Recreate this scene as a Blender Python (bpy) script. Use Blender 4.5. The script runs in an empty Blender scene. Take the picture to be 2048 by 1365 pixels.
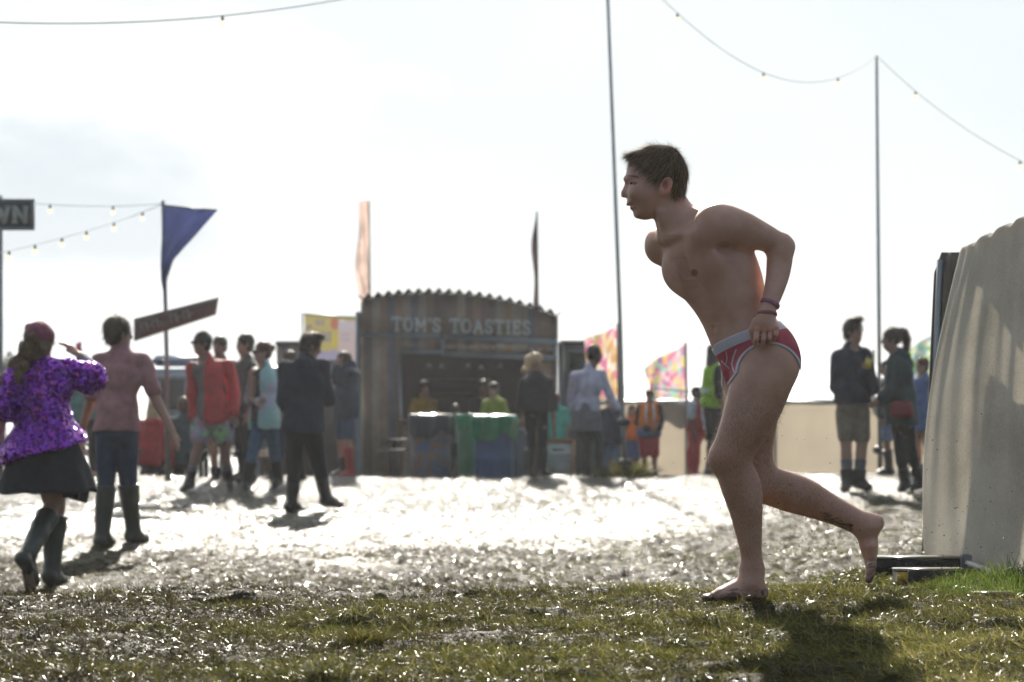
import bpy, math, random
import numpy as np
from mathutils import Vector, Matrix

random.seed(7)
rng = np.random.default_rng(11)
SC = bpy.context.scene
COL = SC.collection

# ------------------------------------------------------------------ camera
FPX, HOR, CXP, CAMZ = 4836.0, 768.0, 1024.0, 1.25      # focal length and horizon in photo pixels, eye height
cd = bpy.data.cameras.new('camera')
cam = bpy.data.objects.new('camera', cd)
COL.objects.link(cam)
cam.location = (0, 0, CAMZ)
cam.rotation_euler = (math.radians(90), 0, 0)
cd.sensor_width = 36.0
cd.lens = FPX * 36.0 / 2048.0
cd.shift_y = (HOR - 682.5) / 2048.0
cd.clip_start = 0.1
cd.clip_end = 20000
cd.dof.use_dof = True
cd.dof.focus_distance = 8.15
cd.dof.aperture_fstop = 4.6
SC.camera = cam

# ------------------------------------------------------------------ sky, sun, exposure
SUN_EL, SUN_AZ = math.radians(29), math.radians(-3.2)   # azimuth from +Y (view axis), negative = left
to_sun = Vector((math.sin(SUN_AZ) * math.cos(SUN_EL), math.cos(SUN_AZ) * math.cos(SUN_EL), math.sin(SUN_EL)))
sd = bpy.data.lights.new('sun', 'SUN')
sun = bpy.data.objects.new('sun', sd)
COL.objects.link(sun)
sd.energy = 4.9
sd.angle = math.radians(0.5)
sd.color = (1.0, 0.93, 0.82)
sun.rotation_euler = to_sun.to_track_quat('Z', 'Y').to_euler()
sun.location = (-2, 20, 12)

world = bpy.data.worlds.new('World')
SC.world = world
world.use_nodes = True
wt = world.node_tree
wt.nodes.clear()
def wn(t, **kw):
    n = wt.nodes.new(t)
    for k, v in kw.items():
        setattr(n, k, v)
    return n
w_out = wn('ShaderNodeOutputWorld')
w_bg = wn('ShaderNodeBackground')
w_bg.inputs['Strength'].default_value = 0.05
sky = wn('ShaderNodeTexSky', sky_type='NISHITA')
sky.sun_disc = False
sky.sun_elevation = SUN_EL
sky.sun_rotation = SUN_AZ
sky.air_density = 1.0
sky.dust_density = 0.6
sky.ozone_density = 1.0
tc = wn('ShaderNodeTexCoord')
L = wt.links.new
def wmath(op, *ins):
    n = wn('ShaderNodeMath', operation=op)
    for i, v in enumerate(ins):
        if isinstance(v, bpy.types.NodeSocket): L(v, n.inputs[i])
        else: n.inputs[i].default_value = v
    return n.outputs[0]
def wramp(fac, stops):
    r = wn('ShaderNodeValToRGB'); e = r.color_ramp.elements
    while len(e) < len(stops): e.new(.5)
    for i, (p, c) in enumerate(stops): e[i].position = p; e[i].color = (*c, 1)
    L(fac, r.inputs['Fac']); return r.outputs['Color']
dt = wn('ShaderNodeVectorMath', operation='DOT_PRODUCT'); L(tc.outputs['Generated'], dt.inputs[0]); dt.inputs[1].default_value = tuple(to_sun)
mp = wn('ShaderNodeMapping'); mp.inputs['Scale'].default_value = (1.0, 1.0, 2.0); mp.inputs['Location'].default_value = (0.35, 0.2, 0.12)
L(tc.outputs['Generated'], mp.inputs['Vector'])
nz = wn('ShaderNodeTexNoise'); nz.inputs['Scale'].default_value = 4.6; nz.inputs['Detail'].default_value = 7; nz.inputs['Roughness'].default_value = 0.5; L(mp.outputs[0], nz.inputs['Vector'])
# hazy veil of thin cloud, bright round the sun and dimming away from it
glow = wramp(wmath('MULTIPLY_ADD', dt.outputs['Value'], .5, .5), [(0.0, (.20, .23, .29)), (.50, (.26, .30, .37)), (.74, (.44, .49, .56)), (.88, (.715, .78, .83)), (1.0, (.885, .92, .93))])
tex = wramp(nz.outputs['Fac'], [(.38, (.965, .985, 1.0)), (.60, (1.03, 1.03, 1.015))])
def cloud(az, el, ra, re, col, base, lo=.55, hi=1.15):
    """a cloud bank centred on a compass direction, its edge broken up by noise"""
    sx = wn('ShaderNodeSeparateXYZ'); L(tc.outputs['Generated'], sx.inputs[0])
    dx = wmath('DIVIDE', wmath('SUBTRACT', sx.outputs[0], math.sin(az)), ra); dz = wmath('DIVIDE', wmath('SUBTRACT', sx.outputs[2], math.sin(el)), re)
    d = wmath('SQRT', wmath('ADD', wmath('MULTIPLY', dx, dx), wmath('MULTIPLY', dz, dz)))
    d = wmath('ADD', d, wmath('MULTIPLY', wmath('SUBTRACT', nzf.outputs['Fac'], .5), 1.7))
    d = wmath('ADD', d, wmath('MULTIPLY', wmath('LESS_THAN', sx.outputs[1], 0.0), 9.0))
    mr = wn('ShaderNodeMapRange', interpolation_type='SMOOTHSTEP'); L(d, mr.inputs[0]); mr.inputs[1].default_value = hi; mr.inputs[2].default_value = lo
    mx = wn('ShaderNodeMix', data_type='RGBA'); L(mr.outputs[0], mx.inputs['Factor']); L(base, mx.inputs['A']); mx.inputs['B'].default_value = (*col, 1)
    return mx.outputs['Result']
mpf = wn('ShaderNodeMapping'); mpf.inputs['Scale'].default_value = (1, 1, 2.2); L(tc.outputs['Generated'], mpf.inputs['Vector'])
nzf = wn('ShaderNodeTexNoise'); nzf.inputs['Scale'].default_value = 16; nzf.inputs['Detail'].default_value = 6; nzf.inputs['Roughness'].default_value = .5; L(mpf.outputs[0], nzf.inputs['Vector'])
tex = cloud(-.185, .105, .15, .055, (1.10, 1.09, 1.07), tex)
tex = cloud(-.170, .070, .060, .040, (.80, .84, .90), tex)
tex = cloud(-.200, .034, .16, .016, (1.10, 1.09, 1.07), tex)
tex = cloud(-.190, .016, .085, .010, (.80, .85, .92), tex)
tex = cloud(.02, .045, .09, .012, (1.06, 1.06, 1.05), tex)
tex = cloud(.10, .022, .16, .012, (1.06, 1.06, 1.05), tex)
m1 = wn('ShaderNodeMix', data_type='RGBA', blend_type='MULTIPLY'); m1.inputs['Factor'].default_value = 1.0; L(glow, m1.inputs['A']); L(tex, m1.inputs['B'])
sc_ = wn('ShaderNodeVectorMath', operation='SCALE'); L(m1.outputs['Result'], sc_.inputs[0]); sc_.inputs['Scale'].default_value = 12.2
mixc = wn('ShaderNodeMix', data_type='RGBA'); mixc.inputs['Factor'].default_value = .90
L(sky.outputs['Color'], mixc.inputs['A']); L(sc_.outputs[0], mixc.inputs['B'])
L(mixc.outputs['Result'], w_bg.inputs['Color']); L(w_bg.outputs[0], w_out.inputs['Surface'])

SC.view_settings.view_transform = 'Standard'
SC.view_settings.look = 'None'
SC.view_settings.gamma = 1.0
SC.view_settings.exposure = 0.8
SC.render.engine = 'CYCLES'
SC.cycles.use_denoising = True
SC.cycles.max_bounces = 6
SC.cycles.transparent_max_bounces = 8
SC.cycles.caustics_reflective = False
SC.cycles.caustics_refractive = False

# ------------------------------------------------------------------ helpers
def P(px, py, Y):
    """the point at distance Y that the photograph shows at pixel (px, py)"""
    return np.array(((px - CXP) / FPX * Y, Y, CAMZ - (py - HOR) / FPX * Y))

def setp(o, label=None, cat=None, group=None, kind=None):
    if label: o['label'] = label
    if cat: o['category'] = cat
    if group: o['group'] = group
    if kind: o['kind'] = kind
    return o

def empty(name, loc, label=None, cat=None, group=None, kind=None):
    o = bpy.data.objects.new(name, None)
    COL.objects.link(o)
    o.location = tuple(float(v) for v in loc)
    o.empty_display_size = 0.1
    return setp(o, label, cat, group, kind)

def wloc(o):
    v = Vector((0, 0, 0))
    while o is not None:
        v = v + o.location
        o = o.parent
    return v

def mesh_np(name, verts, quads=None, tris=None, mat=None, parent=None, smooth=True, midx=None, attrs=None):
    """verts in world space; the object's origin is put at its parent's (or at the lowest centre)"""
    verts = np.asarray(verts, dtype=np.float32).reshape(-1, 3)
    me = bpy.data.meshes.new(name)
    nq = 0 if quads is None else len(quads)
    nt = 0 if tris is None else len(tris)
    if parent is not None:
        org = np.array(wloc(parent), dtype=np.float32)
    else:
        org = np.array(((verts[:, 0].min() + verts[:, 0].max()) / 2, (verts[:, 1].min() + verts[:, 1].max()) / 2, verts[:, 2].min()), dtype=np.float32)
    v = verts - org
    me.vertices.add(len(v))
    me.vertices.foreach_set('co', v.ravel())
    loops = []
    if nq: loops.append(np.asarray(quads, dtype=np.int32).ravel())
    if nt: loops.append(np.asarray(tris, dtype=np.int32).ravel())
    loops = np.concatenate(loops)
    me.loops.add(len(loops))
    me.loops.foreach_set('vertex_index', loops)
    me.polygons.add(nq + nt)
    st = np.concatenate([np.arange(nq) * 4, nq * 4 + np.arange(nt) * 3]).astype(np.int32)
    me.polygons.foreach_set('loop_start', st)
    if midx is not None:
        me.polygons.foreach_set('material_index', np.asarray(midx, dtype=np.int32))
    me.update(calc_edges=True)
    me.validate()
    if smooth:
        me.shade_smooth()
    for m in (mat if isinstance(mat, (list, tuple)) else [mat]):
        if m is not None: me.materials.append(m)
    if attrs:
        for k, a in attrs.items():
            a = np.asarray(a, dtype=np.float32)
            if a.ndim == 1:
                at = me.attributes.new(k, 'FLOAT', 'POINT'); at.data.foreach_set('value', a)
            else:
                at = me.attributes.new(k, 'FLOAT_COLOR', 'POINT'); at.data.foreach_set('color', a.ravel())
    o = bpy.data.objects.new(name, me)
    COL.objects.link(o)
    if parent is not None:
        o.parent = parent
    else:
        o.location = tuple(float(x) for x in org)
    return o

class MB:
    """collects simple solids into one mesh"""
    def __init__(s): s.v = []; s.q = []; s.t = []; s.n = 0
    def add(s, v, q=(), t=()):
        v = np.asarray(v, dtype=float).reshape(-1, 3)
        s.v.append(v)
        for f in q: s.q.append([i + s.n for i in f])
        for f in t: s.t.append([i + s.n for i in f])
        s.n += len(v)
        return s
    def box(s, c, size, rot=None, bev=0.0):
        c = np.asarray(c, float); hx, hy, hz = [x / 2 for x in size]
        b = min(bev, hx * .9, hy * .9, hz * .9)
        if b <= 0:
            v = np.array([(x, y, z) for x in (-hx, hx) for y in (-hy, hy) for z in (-hz, hz)])
            q = [(0, 1, 3, 2), (4, 6, 7, 5), (0, 4, 5, 1), (2, 3, 7, 6), (0, 2, 6, 4), (1, 5, 7, 3)]
            t = []
        else:
            v = []; idx = {}
            for sx in (-1, 1):
                for sy in (-1, 1):
                    for sz in (-1, 1):
                        for ax in range(3):
                            p = [sx * (hx - b), sy * (hy - b), sz * (hz - b)]
                            p[ax] = (sx * hx, sy * hy, sz * hz)[ax]
                            idx[(sx, sy, sz, ax)] = len(v); v.append(p)
            q = []; t = []
            S = (-1, 1)
            for ax in range(3):
                a1, a2 = [a for a in range(3) if a != ax]
                for sg in S:
                    def k(s1, s2):
                        e = [0, 0, 0]; e[ax] = sg; e[a1] = s1; e[a2] = s2
                        return idx[(e[0], e[1], e[2], ax)]
                    f = [k(-1, -1), k(1, -1), k(1, 1), k(-1, 1)]
                    flip = (sg == -1) ^ (ax == 1)
                    q.append(f[::-1] if flip else f)
            for ax in range(3):          # edge strips along axis ax
                a1, a2 = [a for a in range(3) if a != ax]
                for s1 in S:
                    for s2 in S:
                        def k(sa, face):
                            e = [0, 0, 0]; e[ax] = sa; e[a1] = s1; e[a2] = s2
                            return idx[(e[0], e[1], e[2], face)]
                        f = [k(-1, a1), k(1, a1), k(1, a2), k(-1, a2)]
                        q.append(f)
            for sx in S:
                for sy in S:
                    for sz in S:
                        t.append([idx[(sx, sy, sz, a)] for a in range(3)])
            v = np.array(v)
        if rot is not None:
            v = v @ np.array(rot).T
        return s.add(v + c, q, t)
    def tube(s, pts, r, n=10, cap=True):
        pts = [np.asarray(p, float) for p in pts]
        rs = r if hasattr(r, '__len__') else [r] * len(pts)
        m = len(pts); V = []
        up = None
        for i, p in enumerate(pts):
            d = pts[min(i + 1, m - 1)] - pts[max(i - 1, 0)]
            d = d / (np.linalg.norm(d) + 1e-9)
            if up is None:
                up = np.array((0, 0, 1.0)) if abs(d[2]) < .9 else np.array((1.0, 0, 0))
            a = np.cross(d, up); a /= np.linalg.norm(a) + 1e-9
            b = np.cross(a, d); up = b
            for k in range(n):
                t = 2 * math.pi * k / n
                V.append(p + rs[i] * (math.cos(t) * a + math.sin(t) * b))
        q = [(i * n + k, i * n + (k + 1) % n, (i + 1) * n + (k + 1) % n, (i + 1) * n + k) for i in range(m - 1) for k in range(n)]
        t = []
        if cap:
            V.append(pts[0]); V.append(pts[-1]); c0 = m * n; c1 = c0 + 1
            for k in range(n):
                t.append((c0, (k + 1) % n, k)); t.append((c1, (m - 1) * n + k, (m - 1) * n + (k + 1) % n))
        return s.add(V, q, t)
    def lathe(s, c, prof, n=24, cap=True):
        """prof: list of (radius, z)"""
        c = np.asarray(c, float); V = []
        for r, z in prof:
            for k in range(n):
                t = 2 * math.pi * k / n
                V.append(c + (r * math.cos(t), r * math.sin(t), z))
        m = len(prof)
        q = [(i * n + k, i * n + (k + 1) % n, (i + 1) * n + (k + 1) % n, (i + 1) * n + k) for i in range(m - 1) for k in range(n)]
        return s.add(V, q)
    def sheet(s, G, thick=0.0, nrm=None):
        """G: array (a,b,3) of points; thick>0 closes it into a slab along nrm"""
        G = np.asarray(G, float); a, b = G.shape[:2]
        q = [(i * b + j, (i + 1) * b + j, (i + 1) * b + j + 1, i * b + j + 1) for i in range(a - 1) for j in range(b - 1)]
        if thick <= 0: return s.add(G.reshape(-1, 3), q)
        nrm = np.asarray(nrm, float)
        V = np.concatenate([G.reshape(-1, 3), (G + nrm * thick).reshape(-1, 3)]); N = a * b
        q2 = [tuple(N + i for i in f[::-1]) for f in q]
        rim = [i * b for i in range(a)] + [(a - 1) * b + j for j in range(1, b)] + [i * b + b - 1 for i in range(a - 2, -1, -1)] + list(range(b - 2, 0, -1))
        L = len(rim)
        q3 = [(rim[k], N + rim[k], N + rim[(k + 1) % L], rim[(k + 1) % L]) for k in range(L)]
        return s.add(V, q + q2 + q3)
    def build(s, name, mat, parent=None, smooth=False, **kw):
        V = np.concatenate(s.v)
        return mesh_np(name, V, s.q or None, s.t or None, mat, parent, smooth, **kw)

# ------------------------------------------------------------------ materials
def mat_new(name):
    m = bpy.data.materials.new(name); m.use_nodes = True
    nt = m.node_tree
    return m, nt, nt.nodes['Principled BSDF']

def N(nt, t, ins=None, **kw):
    n = nt.nodes.new(t)
    for k, v in kw.items(): setattr(n, k, v)
    for k, v in (ins or {}).items():
        if isinstance(v, bpy.types.NodeSocket): nt.links.new(v, n.inputs[k])
        else: n.inputs[k].default_value = v
    return n

def ramp(nt, fac, stops):
    r = nt.nodes.new('ShaderNodeValToRGB')
    e = r.color_ramp.elements
    while len(e) < len(stops): e.new(0.5)
    for i, (p, c) in enumerate(stops):
        e[i].position = p; e[i].color = (*c, 1) if len(c) == 3 else c
    nt.links.new(fac, r.inputs['Fac'])
    return r

def noise(nt, scale, detail=4, rough=0.55, coord='Object', vec=None, dist=0.0):
    if vec is None:
        vec = N(nt, 'ShaderNodeTexCoord').outputs[coord]
    return N(nt, 'ShaderNodeTexNoise', {'Vector': vec, 'Scale': scale, 'Detail': detail, 'Roughness': rough, 'Distortion': dist})

def fabric(name, col, rough=0.85, var=0.25, scale=14, bump=0.25, transl=0.0, sheen=0.0):
    m, nt, b = mat_new(name)
    n = noise(nt, scale, 5)
    lo = tuple(c * (1 - var) for c in col); hi = tuple(min(1, c * (1 + var)) for c in col)
    r = ramp(nt, n.outputs['Fac'], [(0.3, lo), (0.7, hi)])
    nt.links.new(r.outputs[0], b.inputs['Base Color'])
    b.inputs['Roughness'].default_value = rough
    if sheen: b.inputs['Sheen Weight'].default_value = sheen
    n2 = noise(nt, scale * 12, 3)
    bp = N(nt, 'ShaderNodeBump', {'Height': n2.outputs['Fac'], 'Strength': bump, 'Distance': 0.004})
    nt.links.new(bp.outputs[0], b.inputs['Normal'])
    if transl > 0:
        tr = N(nt, 'ShaderNodeBsdfTranslucent', {'Color': r.outputs[0]})
        mx = N(nt, 'ShaderNodeMixShader', {0: transl, 1: b.outputs[0], 2: tr.outputs[0]})
        nt.links.new(mx.outputs[0], nt.nodes['Material Output'].inputs['Surface'])
    return m

def plain(name, col, rough=0.5, metal=0.0, var=0.15, scale=6, emit=None, estr=0.0, bump=0.0):
    m, nt, b = mat_new(name)
    n = noise(nt, scale, 5)
    r = ramp(nt, n.outputs['Fac'], [(0.3, tuple(c * (1 - var) for c in col)), (0.7, tuple(min(1, c * (1 + var)) for c in col))])
    nt.links.new(r.outputs[0], b.inputs['Base Color'])
    b.inputs['Roughness'].default_value = rough
    b.inputs['Metallic'].default_value = metal
    if bump:
        n2 = noise(nt, scale * 5, 3)
        bp = N(nt, 'ShaderNodeBump', {'Height': n2.outputs['Fac'], 'Strength': bump, 'Distance': 0.01})
        nt.links.new(bp.outputs[0], b.inputs['Normal'])
    if emit:
        b.inputs['Emission Color'].default_value = (*emit, 1); b.inputs['Emission Strength'].default_value = estr
    return m

# ------------------------------------------------------------------ implicit surfaces (bodies, clothes, hair)
class Field:
    def __init__(s, lo, hi, h):
        s.h = h
        s.ax = [np.arange(lo[i], hi[i] + h, h, dtype=np.float32) for i in range(3)]
        s.F = np.full([len(a) for a in s.ax], 0.2, dtype=np.float32)
    def sl(s, lo, hi):
        r = []
        for i in range(3):
            a = int(np.clip((lo[i] - s.ax[i][0]) / s.h, 0, len(s.ax[i]) - 1))
            b = int(np.clip((hi[i] - s.ax[i][0]) / s.h + 2, 1, len(s.ax[i])))
            r.append(slice(a, max(b, a + 1)))
        return tuple(r)
    def grid(s, S):
        return (s.ax[0][S[0]][:, None, None], s.ax[1][S[1]][None, :, None], s.ax[2][S[2]][None, None, :])
    def put(s, S, d, k, op='u'):
        A = s.F[S]
        if op == 'u':
            if k > 0:
                h = np.maximum(k - np.abs(A - d), 0) / k
                s.F[S] = np.minimum(A, d) - h * h * k * 0.25
            else: s.F[S] = np.minimum(A, d)
        else:                                   # carve
            d = -d
            h = np.maximum(k - np.abs(A - d), 0) / max(k, 1e-6)
            s.F[S] = np.maximum(A, d) + h * h * k * 0.25
    def cone(s, a, b, ra, rb, k=0.02, flat=None, op='u'):
        a = np.asarray(a, np.float32); b = np.asarray(b, np.float32)
        m = max(ra, rb) * (max(1.0, flat[1]) if flat else 1.0) + k + 3 * s.h
        S = s.sl(np.minimum(a, b) - m, np.maximum(a, b) + m)
        X, Y, Z = s.grid(S)
        PX, PY, PZ = X - a[0], Y - a[1], Z - a[2]
        ba = b - a
        if flat:
            n, sc = np.asarray(flat[0], np.float32), flat[1]
            n = n / np.linalg.norm(n); q = 1.0 / sc - 1.0
            dn = (PX * n[0] + PY * n[1] + PZ * n[2]) * q
            PX, PY, PZ = PX + dn * n[0], PY + dn * n[1], PZ + dn * n[2]
            ba = ba + n * (ba @ n) * q
        l2 = float(ba @ ba) + 1e-12
        h = np.clip((PX * ba[0] + PY * ba[1] + PZ * ba[2]) / l2, 0, 1)
        d = np.sqrt((PX - ba[0] * h) ** 2 + (PY - ba[1] * h) ** 2 + (PZ - ba[2] * h) ** 2) - (ra + (rb - ra) * h)
        s.put(S, d.astype(np.float32), k, op)
    def ell(s, c, r, M=None, k=0.02, op='u'):
        """M rows: unit axes of the ellipsoid"""
        c = np.asarray(c, np.float32); m = max(r) + k + 3 * s.h
        S = s.sl(c - m, c + m)
        X, Y, Z = s.grid(S)
        X, Y, Z = X - c[0], Y - c[1], Z - c[2]
        if M is None: U = (X, Y, Z)
        else:
            M = np.asarray(M, np.float32)
            U = [M[i][0] * X + M[i][1] * Y + M[i][2] * Z for i in range(3)]
        k0 = np.sqrt((U[0] / r[0]) ** 2 + (U[1] / r[1]) ** 2 + (U[2] / r[2]) ** 2)
        k1 = np.sqrt((U[0] / r[0] ** 2) ** 2 + (U[1] / r[1] ** 2) ** 2 + (U[2] / r[2] ** 2) ** 2) + 1e-9
        d = k0 * (k0 - 1) / k1
        d = np.where(k0 < 1e-3, -min(r), d)
        s.put(S, d.astype(np.float32), k, op)
    def chain(s, pts, rs, k=0.02, flat=None, sub=5):
        A = np.array([[*p, r] for p, r in zip(pts, rs)], float)
        E = np.vstack([2 * A[0] - A[1], A, 2 * A[-1] - A[-2]]); out = []
        for i in range(1, len(E) - 2):
            for j in range(sub):
                t = j / sub; a, b, c, d = E[i - 1], E[i], E[i + 1], E[i + 2]
                out.append(.5 * ((2 * b) + (-a + c) * t + (2 * a - 5 * b + 4 * c - d) * t * t + (-a + 3 * b - 3 * c + d) * t ** 3))
        out.append(A[-1]); out = np.array(out)
        m = out[:, 3].max() * (max(1.0, flat[1]) if flat else 1) + k + 3 * s.h
        S = s.sl(out[:, :3].min(0) - m, out[:, :3].max(0) + m)
        T = Field.__new__(Field); T.h = s.h; T.ax = [s.ax[i][S[i]] for i in range(3)]
        T.F = np.full([len(a) for a in T.ax], 0.2, dtype=np.float32)
        for i in range(len(out) - 1):
            T.cone(out[i, :3], out[i + 1, :3], out[i, 3], out[i + 1, 3], 0.0, flat)
        s.put(S, T.F, k)
    def wrinkle(s, amp, freq, seed=0, aniso=(1, 1, 1)):
        r = np.random.default_rng(seed)
        X, Y, Z = s.grid((slice(None),) * 3)
        W = 0
        for i in range(7):
            d = r.normal(size=3); d /= np.linalg.norm(d); f = freq * (0.6 + 1.6 * r.random()); d = d * aniso
            W = W + np.sin(f * (d[0] * X + d[1] * Y + d[2] * Z) + r.random() * 6.28 + 1.5 * np.sin(f * .4 * (d[1] * X + d[2] * Y - d[0] * Z)))
        s.F += (amp / 3.0 * W).astype(np.float32)
    def mesh(s):
        F = s.F; X, Y, Z = s.ax
        F[0] = F[-1] = 0.1; F[:, 0] = F[:, -1] = 0.1; F[:, :, 0] = F[:, :, -1] = 0.1
        S = F < 0
        C = np.zeros([n - 1 for n in F.shape], dtype=np.int8)
        for a in (0, 1):
            for b in (0, 1):
                for c in (0, 1):
                    C += S[a:a + C.shape[0], b:b + C.shape[1], c:c + C.shape[2]]
        I, J, K = np.nonzero((C > 0) & (C < 8))
        sh = C.shape; del C
        flat = (I * sh[1] + J) * sh[2] + K
        corner = [(a, b, c) for a in (0, 1) for b in (0, 1) for c in (0, 1)]
        V = np.stack([F[I + a, J + b, K + c] for a, b, c in corner], 1)
        acc = np.zeros((len(I), 3)); cnt = np.zeros(len(I))
        for i, p in enumerate(corner):
            for j, q in enumerate(corner):
                if j <= i or sum(abs(p[t] - q[t]) for t in range(3)) != 1: continue
                x = (V[:, i] < 0) != (V[:, j] < 0)
                t = V[x, i] / (V[x, i] - V[x, j])
                acc[x] += np.array(p) + t[:, None] * (np.array(q) - np.array(p)); cnt[x] += 1
        acc /= cnt[:, None]
        pos = np.stack([X[I], Y[J], Z[K]], 1) + acc * s.h
        quads = []
        for ax in range(3):
            s0 = [slice(None)] * 3; s1 = [slice(None)] * 3
            s0[ax] = slice(0, -1); s1[ax] = slice(1, None)
            A = S[tuple(s0)]; B = S[tuple(s1)]
            i, j, k = np.nonzero(A != B)
            dirn = A[i, j, k]
            o1, o2 = [t for t in range(3) if t != ax]
            base = [i, j, k]
            def cell(d1, d2):
                c = [base[0], base[1], base[2]]
                c[o1] = c[o1] - d1; c[o2] = c[o2] - d2
                return np.searchsorted(flat, (c[0] * sh[1] + c[1]) * sh[2] + c[2])
            q = np.stack([cell(1, 1), cell(0, 1), cell(0, 0), cell(1, 0)], 1)
            flip = dirn if ax != 1 else ~dirn
            q[~flip] = q[~flip][:, ::-1]
            quads.append(q)
        quads = np.concatenate(quads)
        return pos, quads

def relax(pos, quads, it=1, lam=0.5):
    for _ in range(it):
        acc = np.zeros_like(pos); cnt = np.zeros(len(pos))
        for a in range(4):
            i = quads[:, a]; j = quads[:, (a + 1) % 4]
            for c in range(3):
                acc[:, c] += np.bincount(i, pos[j, c], len(pos)) + np.bincount(j, pos[i, c], len(pos))
            cnt += np.bincount(i, minlength=len(pos)) + np.bincount(j, minlength=len(pos))
        pos = pos + lam * (acc / np.maximum(cnt, 1)[:, None] - pos)
    return pos

def nvec(v):
    v = np.asarray(v, float); return v / (np.linalg.norm(v) + 1e-12)

# smooth lattice noise in numpy
def _hash(ix, iy, seed):
    n = (ix.astype(np.int64) * 374761393 + iy.astype(np.int64) * 668265263 + seed * 1442695041) & 0x7fffffff
    n = ((n ^ (n >> 13)) * 1274126177) & 0x7fffffff
    return ((n ^ (n >> 16)) & 0xffff) / 65535.0
def vnoise(x, y, seed=0):
    ix, iy = np.floor(x), np.floor(y); fx, fy = x - ix, y - iy
    ux, uy = fx * fx * (3 - 2 * fx), fy * fy * (3 - 2 * fy)
    a, b = _hash(ix, iy, seed), _hash(ix + 1, iy, seed); c, d = _hash(ix, iy + 1, seed), _hash(ix + 1, iy + 1, seed)
    return (a + (b - a) * ux) * (1 - uy) + (c + (d - c) * ux) * uy
def fbm(x, y, o=4, seed=0):
    r = 0; a = .5
    for i in range(o):
        r = r + a * vnoise(x * 2 ** i, y * 2 ** i, seed + i * 17); a *= .5
    return r / (1 - .5 ** o)
def sstep(a, b, x):
    t = np.clip((x - a) / (b - a), 0, 1); return t * t * (3 - 2 * t)
# ------------------------------------------------------------------ ground
def gbase(x, y):
    x = np.asarray(x, float); y = np.asarray(y, float)
    L = 1.8 + 6.0 * sstep(0.75, 1.7, x)
    y0 = 8.42 + 0.10 * np.sin(x * 1.3 + .5)
    z = 0.51 * (1 - sstep(0, 1, (y - y0) / L))
    z = z + 0.13 * sstep(1.0, 4.0, x) * sstep(13, 24, y) * (1 - 0.65 * sstep(25, 30, y))
    z = z + 0.08 * sstep(26, 30, y) - .060 * np.clip(y - 30.3, 0, 12) - 22 * sstep(42, 420, y)
    return z
def gz(x, y):
    x = np.asarray(x, float); y = np.asarray(y, float)
    z = gbase(x, y)
    near = 1 - sstep(9.5, 12, y)
    z = z + near * (0.085 * (fbm(x * 2.1, y * 3.0, 3, 3) - .5) + 0.056 * (fbm(x * 6.5, y * 10, 3, 9) - .5) + 0.012 * (fbm(x * 30, y * 30, 3, 5) - .5))
    z = z + (1 - near) * (0.05 * (fbm(x * 1.1, y * 1.1, 3, 21) - .5) + (0.07 * (fbm(x * 4.2, y * 3.6, 3, 23) - .5) + 0.060 * (fbm(x * 15, y * 12, 2, 29) - .5)) * (1 - .25 * sstep(20, 28, y))) * (1 - sstep(30, 36, y))
    # flat where the runner stands
    d = np.hypot((x - 0.74) / 0.24, (y - 8.2) / 0.16)
    z = z + (gbase(x, y) - z) * (1 - sstep(0.6, 1.3, d))
    return z
def axis(segs):
    out = [segs[0][0]]
    for a, b, s0, s1 in segs:
        x = a; out[-1] = a
        while x < b - 1e-6:
            t = (x - a) / (b - a); x = min(b, x + s0 + (s1 - s0) * t); out.append(x)
    return np.array(out)
ys = axis([(0.5, 5.4, .4, .05), (5.4, 9.0, .016, .016), (9.0, 13, .03, .04), (13, 22, .035, .05), (22, 36, .05, .10), (36, 300, 1, 10), (300, 2500, 40, 300)])
xp = axis([(0, 2.4, .016, .02), (2.4, 4.5, .025, .04), (4.5, 8, .06, .12), (8, 60, .5, 4), (60, 2500, 30, 300)])
xs = np.concatenate([-xp[:0:-1], xp])
GX, GY = np.meshgrid(xs, ys, indexing='ij')
GZ = gz(GX, GY)
nx_, ny_ = len(xs), len(ys)
ii, jj = np.meshgrid(np.arange(nx_ - 1), np.arange(ny_ - 1), indexing='ij')
b0 = (ii * ny_ + jj).ravel()
gq = np.stack([b0, b0 + ny_, b0 + ny_ + 1, b0 + 1], 1)

m_mud, nt, b = mat_new('wet_mud')
g_ = N(nt, 'ShaderNodeNewGeometry')
sep = N(nt, 'ShaderNodeSeparateXYZ', {0: g_.outputs['Position']})
pos_ = g_.outputs['Position']
n1 = noise(nt, 1.1, 5, .6, vec=pos_); n2 = noise(nt, 7, 6, .65, vec=pos_); n3 = noise(nt, 34, 5, .7, vec=pos_)
# liquid mud far out on the field, churned turf nearer
rgt = N(nt, 'ShaderNodeMapRange', {'Value': sep.outputs[0], 'From Min': 0.3, 'From Max': 3.5, 'To Min': 0, 'To Max': 6})
yy_ = N(nt, 'ShaderNodeMath', {0: sep.outputs[1], 1: rgt.outputs[0]}, operation='SUBTRACT')
w0 = N(nt, 'ShaderNodeMapRange', {'Value': yy_.outputs[0], 'From Min': 15.5, 'From Max': 28, 'To Min': 0, 'To Max': 1})
w1 = N(nt, 'ShaderNodeMath', {0: n1.outputs['Fac'], 1: w0.outputs[0]}, operation='ADD')
wet = N(nt, 'ShaderNodeMapRange', {'Value': w1.outputs[0], 'From Min': .62, 'From Max': 1.15})
mudc = ramp(nt, n3.outputs['Fac'], [(0.30, (.010, .008, .005)), (0.5, (.034, .025, .015)), (0.7, (.085, .065, .036))])
grs = ramp(nt, n3.outputs['Fac'], [(0.3, (.022, .022, .007)), (0.5, (.07, .062, .018)), (0.7, (.15, .125, .045))])
gm = N(nt, 'ShaderNodeMath', {0: n1.outputs['Fac'], 1: n2.outputs['Fac']}, operation='ADD')
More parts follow.
